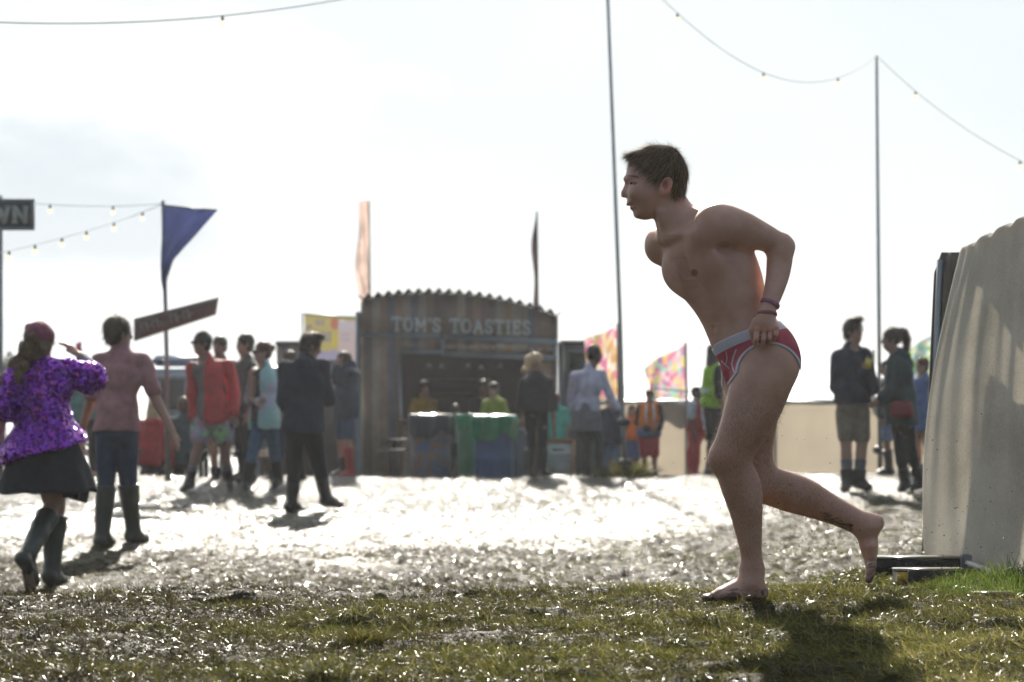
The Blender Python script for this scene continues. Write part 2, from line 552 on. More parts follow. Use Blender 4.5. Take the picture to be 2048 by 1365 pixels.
gm2 = N(nt, 'ShaderNodeMapRange', {'Value': gm.outputs[0], 'From Min': .85, 'From Max': 1.1})
mx = N(nt, 'ShaderNodeMix', {'Factor': gm2.outputs[0], 'A': mudc.outputs[0], 'B': grs.outputs[0]}, data_type='RGBA')
nt.links.new(mx.outputs['Result'], b.inputs['Base Color'])
rr = N(nt, 'ShaderNodeMapRange', {'Value': wet.outputs[0], 'To Min': .55, 'To Max': .16}); nt.links.new(rr.outputs[0], b.inputs['Roughness'])
spc = N(nt, 'ShaderNodeMapRange', {'Value': wet.outputs[0], 'To Min': .03, 'To Max': .6}); nt.links.new(spc.outputs[0], b.inputs['Specular IOR Level'])
bsum = N(nt, 'ShaderNodeMath', {0: n2.outputs['Fac'], 1: n3.outputs['Fac'], 2: 0.0}, operation='ADD')
bst = N(nt, 'ShaderNodeMapRange', {'Value': wet.outputs[0], 'To Min': 1.0, 'To Max': .8})
bp = N(nt, 'ShaderNodeBump', {'Height': bsum.outputs[0], 'Strength': bst.outputs[0], 'Distance': .05})
nt.links.new(bp.outputs[0], b.inputs['Normal'])
# thin water film lying in the dips
ct = ramp(nt, n3.outputs['Fac'], [(.40, (.6, .6, .6)), (.46, (0, 0, 0))]); nd = N(nt, 'ShaderNodeMapRange', {'Value': sep.outputs[1], 'From Min': 8.5, 'From Max': 12, 'To Min': .16, 'To Max': 1})
cw = N(nt, 'ShaderNodeMath', {0: ct.outputs[0], 1: nd.outputs[0]}, operation='MULTIPLY'); nt.links.new(cw.outputs[0], b.inputs['Coat Weight'])
b.inputs['Coat Roughness'].default_value = .08
b2 = N(nt, 'ShaderNodeBump', {'Height': n3.outputs['Fac'], 'Strength': .5, 'Distance': .02}); nt.links.new(b2.outputs[0], b.inputs['Coat Normal'])
ground = mesh_np('ground', np.stack([GX, GY, GZ], -1).reshape(-1, 3), gq, None, m_mud, None, True)
setp(ground, 'trampled wet muddy field shining in the backlight', 'ground', kind='structure')

# grass blades ---------------------------------------------------------------
def grass_mat(name, stops, rough=.26, transl=.5, spec=.14):
    m, nt, b = mat_new(name)
    at = N(nt, 'ShaderNodeAttribute', attribute_name='tone')
    r = ramp(nt, at.outputs['Fac'], stops)
    nt.links.new(r.outputs[0], b.inputs['Base Color'])
    b.inputs['Roughness'].default_value = rough
    b.inputs['Specular IOR Level'].default_value = spec
    tr = N(nt, 'ShaderNodeBsdfTranslucent', {'Color': r.outputs[0]})
    mx = N(nt, 'ShaderNodeMixShader', {0: transl, 1: b.outputs[0], 2: tr.outputs[0]})
    nt.links.new(mx.outputs[0], nt.nodes['Material Output'].inputs['Surface'])
    return m
def blades(name, x, y, length, width, lift, heading, tone, mat, label, seed, z0=None):
    n = len(x); r = np.random.default_rng(seed)
    z = (gz(x, y) if z0 is None else z0) - 0.003
    d = np.stack([np.cos(heading) * np.cos(lift), np.sin(heading) * np.cos(lift), np.sin(lift)], 1)
    side = np.stack([-np.sin(heading), np.cos(heading), np.zeros(n)], 1)
    tw = r.normal(0, .7, n)[:, None]
    upv = np.cross(side, d) * -1
    side = side * np.cos(tw) + upv * np.sin(tw)
    p0 = np.stack([x, y, z], 1)
    bend = r.uniform(-.25, .35, n)[:, None] * length[:, None] * np.array((0, 0, 1.0))
    crv = r.normal(0, .22, n)[:, None] * length[:, None] * np.stack([-np.sin(heading), np.cos(heading), np.zeros(n)], 1)
    p1 = p0 + d * length[:, None] * .5 + bend * .45
    p2 = p0 + d * length[:, None] + crv - bend * .3
    for p in (p1, p2):
        g = gz(p[:, 0], p[:, 1]) + .001; p[:, 2] = np.maximum(p[:, 2], g)
    w = width[:, None] * .5
    V = np.stack([p0 - side * w, p0 + side * w, p1 - side * w * .9, p1 + side * w * .9, p2 - side * w * .15, p2 + side * w * .15], 1).reshape(-1, 3)
    k = np.arange(n)[:, None] * 6
    Q = np.concatenate([k + np.array([[0, 1, 3, 2]]), k + np.array([[2, 3, 5, 4]])])
    o = mesh_np(name, V, Q, None, mat, None, True, attrs={'tone': np.repeat(tone, 6)})
    setp(o, label, 'grass', kind='stuff'); return o
GR = [(0.0, (.012, .009, .005)), (.22, (.065, .040, .014)), (.42, (.095, .082, .016)), (.75, (.120, .145, .020)), (1.0, (.36, .31, .11))]
m_grass = grass_mat('trampled_grass_blades', GR)
m_lush = grass_mat('lush_grass_blades', [(0, (.05, .075, .012)), (.5, (.11, .19, .025)), (1, (.24, .26, .08))], rough=.4, transl=.5)
nC = 34000
cx = rng.uniform(-1.95, 2.3, nC); cy = rng.uniform(5.5, 8.75, nC)
clump = fbm(cx * 1.7, cy * 2.6, 4, 41)
green = 0.30 + 0.32 * sstep(-1.5, 1.2, cx) + 1.0 * (clump - .5)
keep = rng.random(nC) < np.clip(.42 + 1.6 * (clump - .38), .12, 1)
cx, cy, green, clump = cx[keep], cy[keep], green[keep], clump[keep]
reps = rng.integers(12, 21, len(cx)); I = np.repeat(np.arange(len(cx)), reps); n = len(I)
ch = rng.uniform(0, 6.28, len(cx)); ch = .5 * ch + .5 * (2.2 + 1.2 * np.sin(cx * 2) + rng.normal(0, .8, len(cx)))
x = cx[I] + rng.normal(0, .022, n); y = cy[I] + rng.normal(0, .022, n)
lift = np.clip(rng.normal(.26, .28, n) + (rng.random(n) < .06) * .7, -.05, 1.3)
blades('trampled_grass', x, y, rng.uniform(.015, .060, n), rng.uniform(.0010, .0026, n), lift, ch[I] + rng.normal(0, 1.1, n),
       np.clip(green[I] + rng.normal(-.02, .27, n), 0, 1), m_grass, 'flattened wet grass matted over mud in the foreground', 5)
# lush strip along the curtain
n = 30000
x = rng.uniform(.80, 3.1, n); y = 8.3 + 2.6 * rng.random(n) ** 1.5
k = rng.random(n) < np.clip(sstep(.9, 1.75, x) * (1.15 - .9 * sstep(8.8, 9.5, y)) * (.30 + 1.3 * fbm(x * 3, y * 3, 3, 77)), .04, 1)
x, y = x[k], y[k]; n = len(x)
tall = (.016 + .066 * sstep(1.35, 1.9, x) * (.5 + .8 * fbm(x * 4, y * 4, 2, 78))) * (1 - .35 * sstep(9.0, 9.4, y))
blades('lush_grass', x, y, tall * rng.uniform(.6, 1.35, n), rng.uniform(.0020, .0038, n), rng.uniform(.6, 1.5, n), rng.uniform(0, 6.28, n),
       rng.random(n), m_lush, 'taller bright green grass growing along the linen screen', 6)
# sparse flattened tufts over the slope and the wet field
n = 150000
y = 9 + 17 * rng.random(n) ** 1.35; x = rng.uniform(-1, 1, n) * (y * .235)
pat = fbm(x * 1.2, y * .8, 4, 55)
k = rng.random(n) < np.clip((pat - .30) * 3.4, .10, .95) * (1 - .55 * sstep(15, 24, y))
x, y = x[k], y[k]; n = len(x)
blades('field_grass', x, y, rng.uniform(.03, .085, n), rng.uniform(.003, .007, n), np.clip(rng.normal(.14, .2, n), 0, 1.2), rng.uniform(0, 6.28, n),
       np.clip(.30 + .22 * sstep(-1, 2, x) + rng.normal(0, .17, n), 0, 1), m_grass, 'sparse muddy grass flattened across the wet field behind the bank', 8)
# the dark tuft in the foreground and the one round the foot of the leaning pole
def tuft(c, r, nb, h, seed, label, mat, grp=None):
    q = np.random.default_rng(seed); a = q.uniform(0, 6.28, nb); d = r * q.random(nb) ** .6
    x = c[0] + d * np.cos(a); y = c[1] + d * np.sin(a)
    o = blades('grass_tuft', x, y, h * q.uniform(.6, 1.3, nb), q.uniform(.002, .004, nb) * (1 + c[1] / 16), np.clip(1.45 - d / r * 1.0 + q.normal(0, .15, nb), .1, 1.5), a + q.normal(0, .5, nb),
               np.clip(q.normal(.45, .2, nb), 0, 1), mat, label, seed)
    o['kind'] = None; del o['kind']; o['category'] = 'tuft'
    return o
pt = P(726, 1290, 6.75); tuft((pt[0], 6.75), .055, 420, .05, 31, 'dark clump of grass sticking up in the left foreground', m_grass)
pt = P(1250, 955, 30.6); tuft((pt[0], 30.2), .30, 700, .22, 33, 'green tuft of grass round the foot of the leaning pole', m_grass)
# mud crumbs and splashes flung up by the feet
def spheres(cs, rs, seg=6):
    V = []; Q = []; T = []; n0 = 0
    u = []
    for i in range(1, 4):
        for j in range(seg):
            a = math.pi * i / 4; t = 2 * math.pi * j / seg
            u.append((math.sin(a) * math.cos(t), math.sin(a) * math.sin(t), math.cos(a)))
    u += [(0, 0, 1), (0, 0, -1)]; u = np.array(u)
    q = [(i * seg + j, (i + 1) * seg + j, (i + 1) * seg + (j + 1) % seg, i * seg + (j + 1) % seg) for i in range(2) for j in range(seg)]
    t = [(3 * seg, j, (j + 1) % seg) for j in range(seg)] + [(3 * seg + 1, 2 * seg + (j + 1) % seg, 2 * seg + j) for j in range(seg)]
    V = (cs[:, None, :] + u[None] * rs[:, None, None]).reshape(-1, 3)
    k = np.arange(len(cs))[:, None, None] * len(u)
    return V, (k + np.array(q)[None]).reshape(-1, 4), (k + np.array(t)[None]).reshape(-1, 3)
m_drop = plain('flung_mud', (.035, .027, .020), .25)
cs = []; rs = []
def spray(n, cxp, cyp, sx, sy, rmin, rmax):
    for _ in range(n):
        cs.append(P(random.gauss(cxp, sx), random.gauss(cyp, sy), 8.2 + random.uniform(-.12, .35))); rs.append(random.uniform(rmin, rmax) * 1.5)
spray(120, 1790, 1165, 45, 22, .0007, .0019); spray(70, 1850, 1120, 75, 45, .0008, .0024); spray(60, 1640, 1075, 60, 40, .0008, .0022)
spray(45, 1480, 870, 90, 90, .0007, .0017); spray(35, 1900, 1000, 70, 90, .0008, .0019); spray(20, 1400, 1010, 40, 60, .001, .0022); spray(22, 1385, 1190, 18, 12, .0008, .0018)
cs = np.array(cs); rs = np.array(rs); ok = cs[:, 2] > .53; cs, rs = cs[ok], rs[ok]
V, Q, T = spheres(cs, rs)
o = mesh_np('mud_droplets', V, Q, T, m_drop, None, True)
setp(o, 'specks of mud and water flung up behind the running man', 'mud spray', kind='stuff')
# ------------------------------------------------------------------ the runner
YR = 8.2
def Q(px, py, dy=0.0): return P(px, py, YR + dy)
def R(p): return p / 590.0
m_skin, nt, b = mat_new('runner_skin')
at = N(nt, 'ShaderNodeAttribute', attribute_name='tint')
n = noise(nt, 9, 5, .6); n2 = noise(nt, 160, 4, .6); mpm = N(nt, 'ShaderNodeMapping', {'Vector': N(nt, 'ShaderNodeTexCoord').outputs['Object'], 'Scale': (20, 60, 60), 'Rotation': (0, .45, 0)}); n3 = noise(nt, 1.0, 6, .68, vec=mpm.outputs[0], dist=.4)
base = ramp(nt, n.outputs['Fac'], [(.3, (.50, .28, .19)), (.5, (.58, .35, .265)), (.7, (.66, .42, .33))])
t1 = N(nt, 'ShaderNodeMix', {'Factor': 1.0, 'A': base.outputs[0], 'B': at.outputs['Color']}, data_type='RGBA', blend_type='MULTIPLY')
mu = N(nt, 'ShaderNodeAttribute', attribute_name='mud')
mm = N(nt, 'ShaderNodeMath', {0: mu.outputs['Fac'], 1: n3.outputs['Fac']}, operation='ADD')
mk = N(nt, 'ShaderNodeMapRange', {'Value': mm.outputs[0], 'From Min': .96, 'From Max': 1.18})
t2 = N(nt, 'ShaderNodeMix', {'Factor': mk.outputs[0], 'A': t1.outputs['Result'], 'B': (.075, .050, .034, 1)}, data_type='RGBA')
ha = N(nt, 'ShaderNodeAttribute', attribute_name='hairy')
tcx = N(nt, 'ShaderNodeTexCoord'); mpx = N(nt, 'ShaderNodeMapping', {'Vector': tcx.outputs['Object'], 'Scale': (420, 420, 90), 'Rotation': (0, .5, 0)})
hx = N(nt, 'ShaderNodeTexNoise', {'Vector': mpx.outputs[0], 'Scale': 1.0, 'Detail': 3}); hr = N(nt, 'ShaderNodeMapRange', {'Value': hx.outputs['Fac'], 'From Min': .52, 'From Max': .66})
hm = N(nt, 'ShaderNodeMath', {0: hr.outputs[0], 1: ha.outputs['Fac']}, operation='MULTIPLY')
t3 = N(nt, 'ShaderNodeMix', {'Factor': hm.outputs[0], 'A': t2.outputs['Result'], 'B': (.10, .06, .04, 1)}, data_type='RGBA')
nt.links.new(t3.outputs['Result'], b.inputs['Base Color'])
b.inputs['Roughness'].default_value = .46
b.inputs['Subsurface Weight'].default_value = .25
b.inputs['Subsurface Radius'].default_value = (1.0, .25, .12)
b.inputs['Subsurface Scale'].default_value = .035
bp = N(nt, 'ShaderNodeBump', {'Height': n2.outputs['Fac'], 'Strength': .12, 'Distance': .003})
nt.links.new(bp.outputs[0], b.inputs['Normal'])

def frame(axis_px, yaw):
    """u = up the trunk (seen in the photo's plane), f = chest direction, l = his left"""
    u = nvec((axis_px[0], 0, -axis_px[1]))
    f0 = nvec((-u[2], 0, u[0])); c, s_ = math.cos(yaw), math.sin(yaw)
    f = c * f0 + s_ * np.array((0, -1.0, 0)); l = c * np.array((0, -1.0, 0)) - s_ * f0
    return u, f, l
def poly_sdf(poly, X, Z):
    """2D distance (negative inside) in pixels"""
    d = np.full(X.shape, 1e9); ins = np.zeros(X.shape, bool); n = len(poly)
    for i in range(n):
        ax, az = poly[i]; bx, bz = poly[(i + 1) % n]
        ex, ez = bx - ax, bz - az; wx, wz = X - ax, Z - az
        t = np.clip((wx * ex + wz * ez) / (ex * ex + ez * ez + 1e-9), 0, 1)
        d = np.minimum(d, (wx - ex * t) ** 2 + (wz - ez * t) ** 2)
        c = ((az > Z) != (bz > Z)) & (X < (bx - ax) * (Z - az) / (bz - az + 1e-12) + ax)
        ins ^= c
    return np.where(ins, -np.sqrt(d), np.sqrt(d))
def smooth_poly(p, it=1):
    p = np.array(p, float)
    for _ in range(it):
        q = np.roll(p, -1, 0); p = np.stack([.75 * p + .25 * q, .25 * p + .75 * q], 1).reshape(-1, 2)
    return p
def inflate(Fd, poly, W, D, dy0, k):
    """a solid whose side view is poly and whose half thickness is W(px,py), rounded over D pixels"""
    poly = np.array(poly)
    lo = Q(poly[:, 0].min(), poly[:, 1].max()); hi = Q(poly[:, 0].max(), poly[:, 1].min())
    S = Fd.sl((lo[0] - .03, YR + dy0 - .13, lo[2] - .03), (hi[0] + .03, YR + dy0 + .13, hi[2] + .03))
    X, Y, Z = Fd.grid(S)
    PX = X[:, 0, :] / YR * FPX + CXP; PZ = HOR - (Z[0] - CAMZ) / YR * FPX
    PX, PZ = np.broadcast_arrays(PX, PZ)
    d = -poly_sdf(poly, PX, PZ)
    w = W(PX, PZ); g = 1 - np.minimum(d / D, 1)
    yy = (Y - (YR + dy0)) / w[:, None, :]
    val = (np.sqrt(yy ** 2 + (g ** 2)[:, None, :]) - 1) * np.minimum(w, D / 590.0)[:, None, :]
    Fd.put(S, val.astype(np.float32), k)

HEAD = [(1262, 318), (1255, 333), (1251.5, 350), (1249, 357), (1250.5, 361), (1255, 366), (1255, 374), (1254, 384), (1254, 392), (1254.5, 399), (1253.5, 404), (1254.5, 409), (1260, 411.5), (1263, 412.5),
        (1261, 416), (1262.5, 420), (1266.5, 424), (1267, 431), (1270, 436), (1278, 438.5), (1292, 441), (1310, 436), (1322, 428), (1345, 420), (1362, 396), (1370, 372), (1371, 345), (1364, 320), (1350, 303), (1330, 296), (1304, 295), (1281, 302)]
def head_w(px, py):
    t = sstep(352, 436, py); back = sstep(1300, 1340, px)
    return .0745 * (1 - t) + (.050 + .012 * back) * t
HAIR = [(1252, 312), (1256, 306), (1266, 301), (1281, 297.5), (1293, 291), (1304, 288), (1318, 289.5), (1334, 290), (1350, 296), (1362, 309), (1371, 325), (1376.5, 342), (1377, 357), (1373.5, 376), (1370, 397), (1357, 399), (1344, 396), (1341, 378),
        (1339, 362), (1329, 357), (1319, 362), (1311, 370), (1306, 366), (1300, 358), (1291, 349), (1283, 339), (1272, 329), (1262, 322)]

def build_runner():
    h = 0.0030
    lo = Q(1385, 1212, 0); lo = (Q(1225, 0)[0], YR - .30, .50 - .012); hi = (Q(1785, 0)[0], YR + .33, Q(0, 283)[2])
    Fd = Field(lo, hi, h)
    y90 = np.array((0, 1.0, 0))
    # trunk -------------------------------------------------------------
    uT, fT, lT = frame((-128, -262), math.radians(36))
    MT = (lT, fT, uT)
    cC = Q(1421, 540, 0)
    Fd.ell(cC, (.150, .106, .185), MT, .03)
    Fd.ell(Q(1392, 482, 0) , (.158, .074, .078), MT, .045)
    Fd.ell(cC + .072 * fT + .070 * lT + .035 * uT, (.078, .024, .062), MT, .05)
    Fd.ell(cC + .072 * fT - .070 * lT + .035 * uT, (.078, .024, .062), MT, .05)
    for sg in (1, -1):                                             # lats, shoulder blades
        Fd.ell(cC - .045 * fT + sg * .100 * lT - .01 * uT, (.055, .055, .13), MT, .05)
        Fd.ell(cC - .085 * fT + sg * .075 * lT + .055 * uT, (.055, .022, .07), MT, .03)
    uA, fA, lA = frame((-100, -262), math.radians(30)); MA = (lA, fA, uA)
    cA = Q(1468, 618, 0)
    Fd.ell(cA, (.128, .088, .155), MA, .06)
    Fd.ell(cA + .052 * fA - .035 * uA, (.085, .040, .085), MA, .05)
    uP, fP, lP = frame((-45, -262), math.radians(20)); MP = (lP, fP, uP)
    cP = Q(1516, 700, 0)
    Fd.ell(cP, (.155, .098, .105), MP, .06)
    Fd.ell(Q(1490, 678, 0), (.140, .090, .08), MP, .06)
    Fd.ell(Q(1546, 716, -.075), (.088, .082, .098), MP, .04)
    Fd.ell(Q(1535, 712, .085), (.085, .085, .095), MP, .04)
    Fd.ell(Q(1470, 727, -.005), (.050, .036, .062), MP, .03)          # pouch
    Fd.cone(Q(1463, 740, -.004), Q(1463, 762, .0), .026, .017, .02)
    # neck and traps ------------------------------------------------------
    Fd.cone(Q(1335, 398, .0), Q(1357, 452, .0), R(32), R(37), .02, (y90, .98))
    Fd.cone(Q(1352, 430, 0), Q(1425, 458, -.095), R(17), R(22), .04)
    Fd.cone(Q(1384, 440, .0), Q(1430, 446, -.06), R(20), R(24), .03)
    Fd.cone(Q(1366, 432, 0), Q(1424, 448, -.08), R(15), R(21), .03)
    Fd.cone(Q(1352, 416, .02), Q(1355, 462, .11), R(18), R(22), .05)
    Fd.cone(Q(1322, 425, -.035), Q(1334, 476, -.012), R(8), R(6), .02)     # tendon of the neck
    Fd.cone(Q(1318, 432, .01), Q(1326, 474, .005), R(9), R(7), .02)
    # collar bones
    Fd.cone(Q(1334, 478, -.03), Q(1405, 455, -.140), .007, .008, .03)
    Fd.cone(Q(1325, 478, .02), Q(1308, 478, .115), .009, .010, .022)
    # near (left) leg ---------------------------------------------------------
    L = [(1534, 735, -.085, 61), (1521, 770, -.092, 60), (1507, 812, -.100, 55.5), (1490, 852, -.104, 49), (1474, 884, -.105, 43), (1462, 908, -.105, 40)]
    Fd.chain([Q(a, b_, c) for a, b_, c, r in L], [R(r) for *_, r in L], .03, (y90, .93))
    Fd.ell(Q(1449, 921, -.108), (R(31), R(31), R(30)), None, .02)
    Fd.ell(Q(1437, 921, -.110), (R(18), R(22), R(21)), None, .015)
    L = [(1462, 915, -.105, 38), (1470, 945, -.103, 36.5), (1482, 985, -.100, 35.5), (1491, 1018, -.098, 32.5), (1496, 1052, -.095, 28), (1500, 1084, -.092, 23.5), (1503, 1114, -.09, 21), (1504, 1140, -.088, 22)]
    Fd.chain([Q(a, b_, c) for a, b_, c, r in L], [R(r) for *_, r in L], .02, (y90, .95))
    Fd.ell(Q(1497, 985, -.09), (R(24), R(26), R(48)), None, .03)
    # standing foot ------------------------------------------------------------
    zf = -.086
    Fd.cone(Q(1504, 1140, zf), Q(1504, 1168, zf), R(23), R(24), .02)
    Fd.cone(Q(1519, 1186, zf), Q(1512, 1186, zf), R(17.5), R(20), .02)
    Fd.cone(Q(1500, 1169, zf), Q(1446, 1188, zf - .004), R(24), R(13), .02, (y90, 1.3))
    Fd.cone(Q(1470, 1184, zf), Q(1428, 1192, zf), R(15), R(9), .02, (y90, 2.2))
    Fd.cone(Q(1512, 1192, zf), Q(1448, 1194, zf), R(12), R(11), .02, (y90, 2.2))
    for k, (dx, w) in enumerate(((0, 8.2), (3, 6.0), (9, 5.6), (17, 5.2), (26, 5.0))):
        yk = zf + .038 - k * .0185
        Fd.cone(Q(1440 + k * 3, 1193, yk), Q(1423 + dx, 1194.5, yk), R(w), R(w * .95), .008)
        Fd.cone(Q(1423 + dx, 1194.5, yk), Q(1410 + dx, 1196, yk), R(w * .95), R(w * .9), .004)
    # far (right) leg ------------------------------------------------------------
    L = [(1500, 735, .085, 56), (1502, 775, .085, 57), (1504, 820, .085, 54), (1503, 862, .085, 48), (1503, 900, .085, 43), (1506, 932, .085, 42), (1512, 958, .085, 40)]
    Fd.chain([Q(a, b_, c) for a, b_, c, r in L], [R(r) for *_, r in L], .02, (y90, .95))
    L = [(1514, 962, .085, 40), (1545, 973, .087, 39.5), (1580, 985, .09, 40), (1612, 996, .092, 37.5), (1645, 1011, .095, 31.5), (1680, 1027, .098, 27), (1712, 1043, .10, 25), (1730, 1050, .10, 24)]
    Fd.chain([Q(a, b_, c) for a, b_, c, r in L], [R(r) for *_, r in L], .02, (y90, .95))
    Fd.ell(Q(1512, 968, .07), (R(30), R(30), R(34)), None, .03)
    Fd.snap = Fd.F.copy()
    # near (left) arm -----------------------------------------------------
    S_, E_, W_ = Q(1436, 449, -.135), Q(1566, 489, -.075), Q(1535, 627, -.175)
    Fd.ell(Q(1439, 450, -.132), (R(43), .062, R(39)), None, .035)
    mid = lambda a, b, t: a + (b - a) * t
    Fd.chain([Q(1436, 450, -.135), Q(1474, 455, -.13), Q(1506, 466, -.115), Q(1538, 480, -.09), Q(1561, 494, -.078)], [R(37), R(35.5), R(30.5), R(26), R(25)], .03)
    Fd.cone(Q(1405, 470, -.115), Q(1465, 476, -.125), R(26), R(20), .04)        # front of the armpit
    Fd.cone(Q(1566, 488, -.075), Q(1573, 492, -.073), R(17), R(13), .02)        # elbow point
    Fd.chain([Q(1561, 497, -.080), Q(1559, 522, -.095), Q(1555, 552, -.115), Q(1547, 584, -.14), Q(1538, 612, -.165), Q(1533, 634, -.178)],
             [R(25), R(25.5), R(23), R(19.5), R(16.5), R(16)], .02, (y90, .92))
    # hand ------------------------------------------------------------------
    Fd.cone(Q(1533, 634, -.180), Q(1528, 648, -.190), R(17), R(19), .015, (y90, .7))
    Fd.cone(Q(1519, 655, -.192), Q(1548, 655, -.188), R(11), R(11), .015, (y90, .9))
    kn = [(1514.5, 661, 1513, 678, 1511, 688, 6.3), (1528, 663, 1527.5, 679, 1525.5, 690, 6.3), (1541, 662, 1540.5, 677, 1538, 686, 6.0), (1552.5, 658, 1551.5, 670, 1548, 679, 5.4)]
    for x0, y0, x1, y1, x2, y2, r in kn:
        Fd.cone(Q(x0, y0, -.198), Q(x1, y1, -.212), R(r), R(r * .92), .002)
        Fd.cone(Q(x1, y1, -.212), Q(x2, y2, -.198), R(r * .92), R(r * .85), .001)
        Fd.cone(Q(x2, y2, -.198), Q(x2 + 2, y2 - 8, -.180), R(r * .85), R(r * .75), .001)
        Fd.ell(Q(x0, y0 - 2, -.204), (R(6), R(6), R(6)), None, .004)
    Fd.cone(Q(1513, 644, -.190), Q(1505, 660, -.188), R(9), R(7.5), .010)        # thumb
    Fd.cone(Q(1505, 660, -.188), Q(1507, 680, -.180), R(7.5), R(6), .004)
    # far (right) arm: shoulder in view, the rest behind the trunk ------------
    Fd.ell(Q(1325, 494, .125), (R(33), .056, R(35)), None, .035)
    Fd.cone(Q(1340, 474, .03), Q(1322, 482, .115), R(20), R(20), .04)
    Fd.chain([Q(1323, 497, .135), Q(1350, 520, .19), Q(1410, 548, .235), Q(1452, 572, .24)], [R(31), R(27), R(25), R(22)], .02)
    Fd.chain([Q(1452, 572, .24), Q(1478, 620, .215), Q(1500, 660, .19)], [R(21), R(19), R(14)], .02)
    Fd.cone(Q(1500, 662, .19), Q(1508, 690, .175), R(15), R(13), .012)
    for k in range(4): Fd.cone(Q(1498 + k * 7, 690, .19), Q(1499 + k * 7, 706, .178), R(6.5), R(5.5), .004)
    Fd.cone(Q(1495, 676, .185), Q(1488, 692, .18), R(7), R(5.5), .006)
    # raised foot ------------------------------------------------------------
    Fd.cone(Q(1732, 1048, .10), Q(1752, 1046, .10), R(22), R(16.5), .02)
    Fd.cone(Q(1733, 1056, .10), Q(1738, 1100, .10), R(26), R(15.5), .02, (y90, 1.15))
    Fd.cone(Q(1738, 1092, .10), Q(1742, 1132, .10), R(15.5), R(10.5), .015, (y90, 2.3))
    for k in range(5):
        yk = .10 - .040 + k * .0195; r = (8.8, 6.4, 6.0, 5.6, 5.0)[k]
        Fd.cone(Q(1742, 1134, yk), Q(1741, 1149 - k * 2, yk), R(r * 1.05), R(r), .008)
        Fd.cone(Q(1741, 1149 - k * 2, yk), Q(1737.5, 1160 - k * 3, yk), R(r), R(r * .85), .003)
    # head ------------------------------------------------------------------
    inflate(Fd, smooth_poly(HEAD, 1), head_w, 44.0, 0.0, .012)
    Fd.cone(Q(1256, 367), Q(1249.5, 386), R(4.6), R(7.0), .018, (y90, 1.1))       # nose
    Fd.cone(Q(1249, 386), Q(1247.3, 390.6), R(6.2), R(5.2), .004, (y90, 1.3))
    for sg in (-1, 1):
        Fd.ell(Q(1255.5, 391.5, sg * .011), (R(5.5), .0065, R(4.6)), None, .005)      # wings
        Fd.cone(Q(1252, 358, sg * .012), Q(1268, 355, sg * .042), R(4.5), R(4), .012)  # brow ridge
        Fd.ell(Q(1263, 368.5, sg * .041), (R(9), .017, R(5.0)), None, .008, 'c')      # socket
        Fd.ell(Q(1268, 368.0, sg * .036), (R(6.4), .0105, R(5.6)), None, .003)       # lids round the eyeball
        Fd.ell(Q(1282, 386, sg * .047), (R(20), .018, R(13)), None, .04)               # cheek bone
    Fd.cone(Q(1256.5, 408.8, -.012), Q(1256.5, 408.8, .012), R(3.6), R(3.6), .004)      # lips
    Fd.cone(Q(1264.0, 416.0, -.011), Q(1264.0, 416.0, .011), R(3.8), R(3.8), .004)
    for sg in (-1, 1):
        Fd.cone(Q(1256.5, 408.8, sg * .012), Q(1270, 411.5, sg * .028), R(3.0), R(1.5), .004)
        Fd.cone(Q(1264, 416, sg * .011), Q(1270, 412.8, sg * .028), R(3.0), R(1.5), .004)
        Fd.cone(Q(1256, 412.4, sg * .004), Q(1270, 412.3, sg * .028), R(1.6), R(1.0), .002, 0, 'c')
        # ear
        ec = Q(1332, 373, sg * .076)
        ax1 = nvec((.35, 0, .94)); ax2 = nvec((.94, 0, -.35)); n_ = np.array((0, 1.0, 0))
        Fd.ell(ec + (0, sg * .007, 0), (R(19.5), R(12), .011), (ax1, ax2, n_), .006)
        Fd.ell(Q(1331, 370, sg * .094), (R(12.5), R(6.5), .011), (ax1, ax2, n_), .004, 'c')
        Fd.cone(Q(1325, 380, sg * .078), Q(1324, 389, sg * .076), R(5.5), R(4.5), .006)
    Fd.cone(Q(1392, 462, -.10), Q(1420, 520, -.10), .010, .006, .035)
    # navel, breastbone
    Fd.ell(Q(1424, 658, -.062), (.008, .012, .010), None, .012, 'c')
    for t in np.linspace(0, 1, 5):
        p = cC + .112 * fT + (.09 - .17 * t) * uT
        Fd.ell(p, (.010, .003, .03), MT, .03, 'c')
    Fd.ell(Q(1452, 494, -.150), (.022, .014, .007), None, .03, 'c')                    # armpit
    return Fd, (cC, fT, lT, uT)

Fd, TF = build_runner()
pos, quads = Fd.mesh()
pos = relax(pos, quads, 2, .4)
print('runner verts', len(pos))
def topx(v): return CXP + v[:, 0] / v[:, 1] * FPX, HOR - (v[:, 2] - CAMZ) / v[:, 1] * FPX
px, py = topx(pos); dy = pos[:, 1] - YR
tint = np.ones((len(pos), 4), np.float32)
def blot(mask, col):
    m_ = np.clip(mask, 0, 1)[:, None]; tint[:, :3] = tint[:, :3] * (1 - m_) + tint[:, :3] * np.array(col) * m_
near = (dy < .02)
d = np.hypot(px - 1388.5, (py - 546)); blot((1 - sstep(5.5, 9, d)) * near, (.50, .36, .36)); blot((1 - sstep(0, 4, d)) * near, (.75, .7, .7))
nip2 = TF[0] + .1 * TF[1] - .085 * TF[2] + .01 * TF[3]
d2 = np.linalg.norm(pos - Q(1342, 582, -.02), axis=1); blot(1 - sstep(.008, .014, d2), (.50, .36, .36))
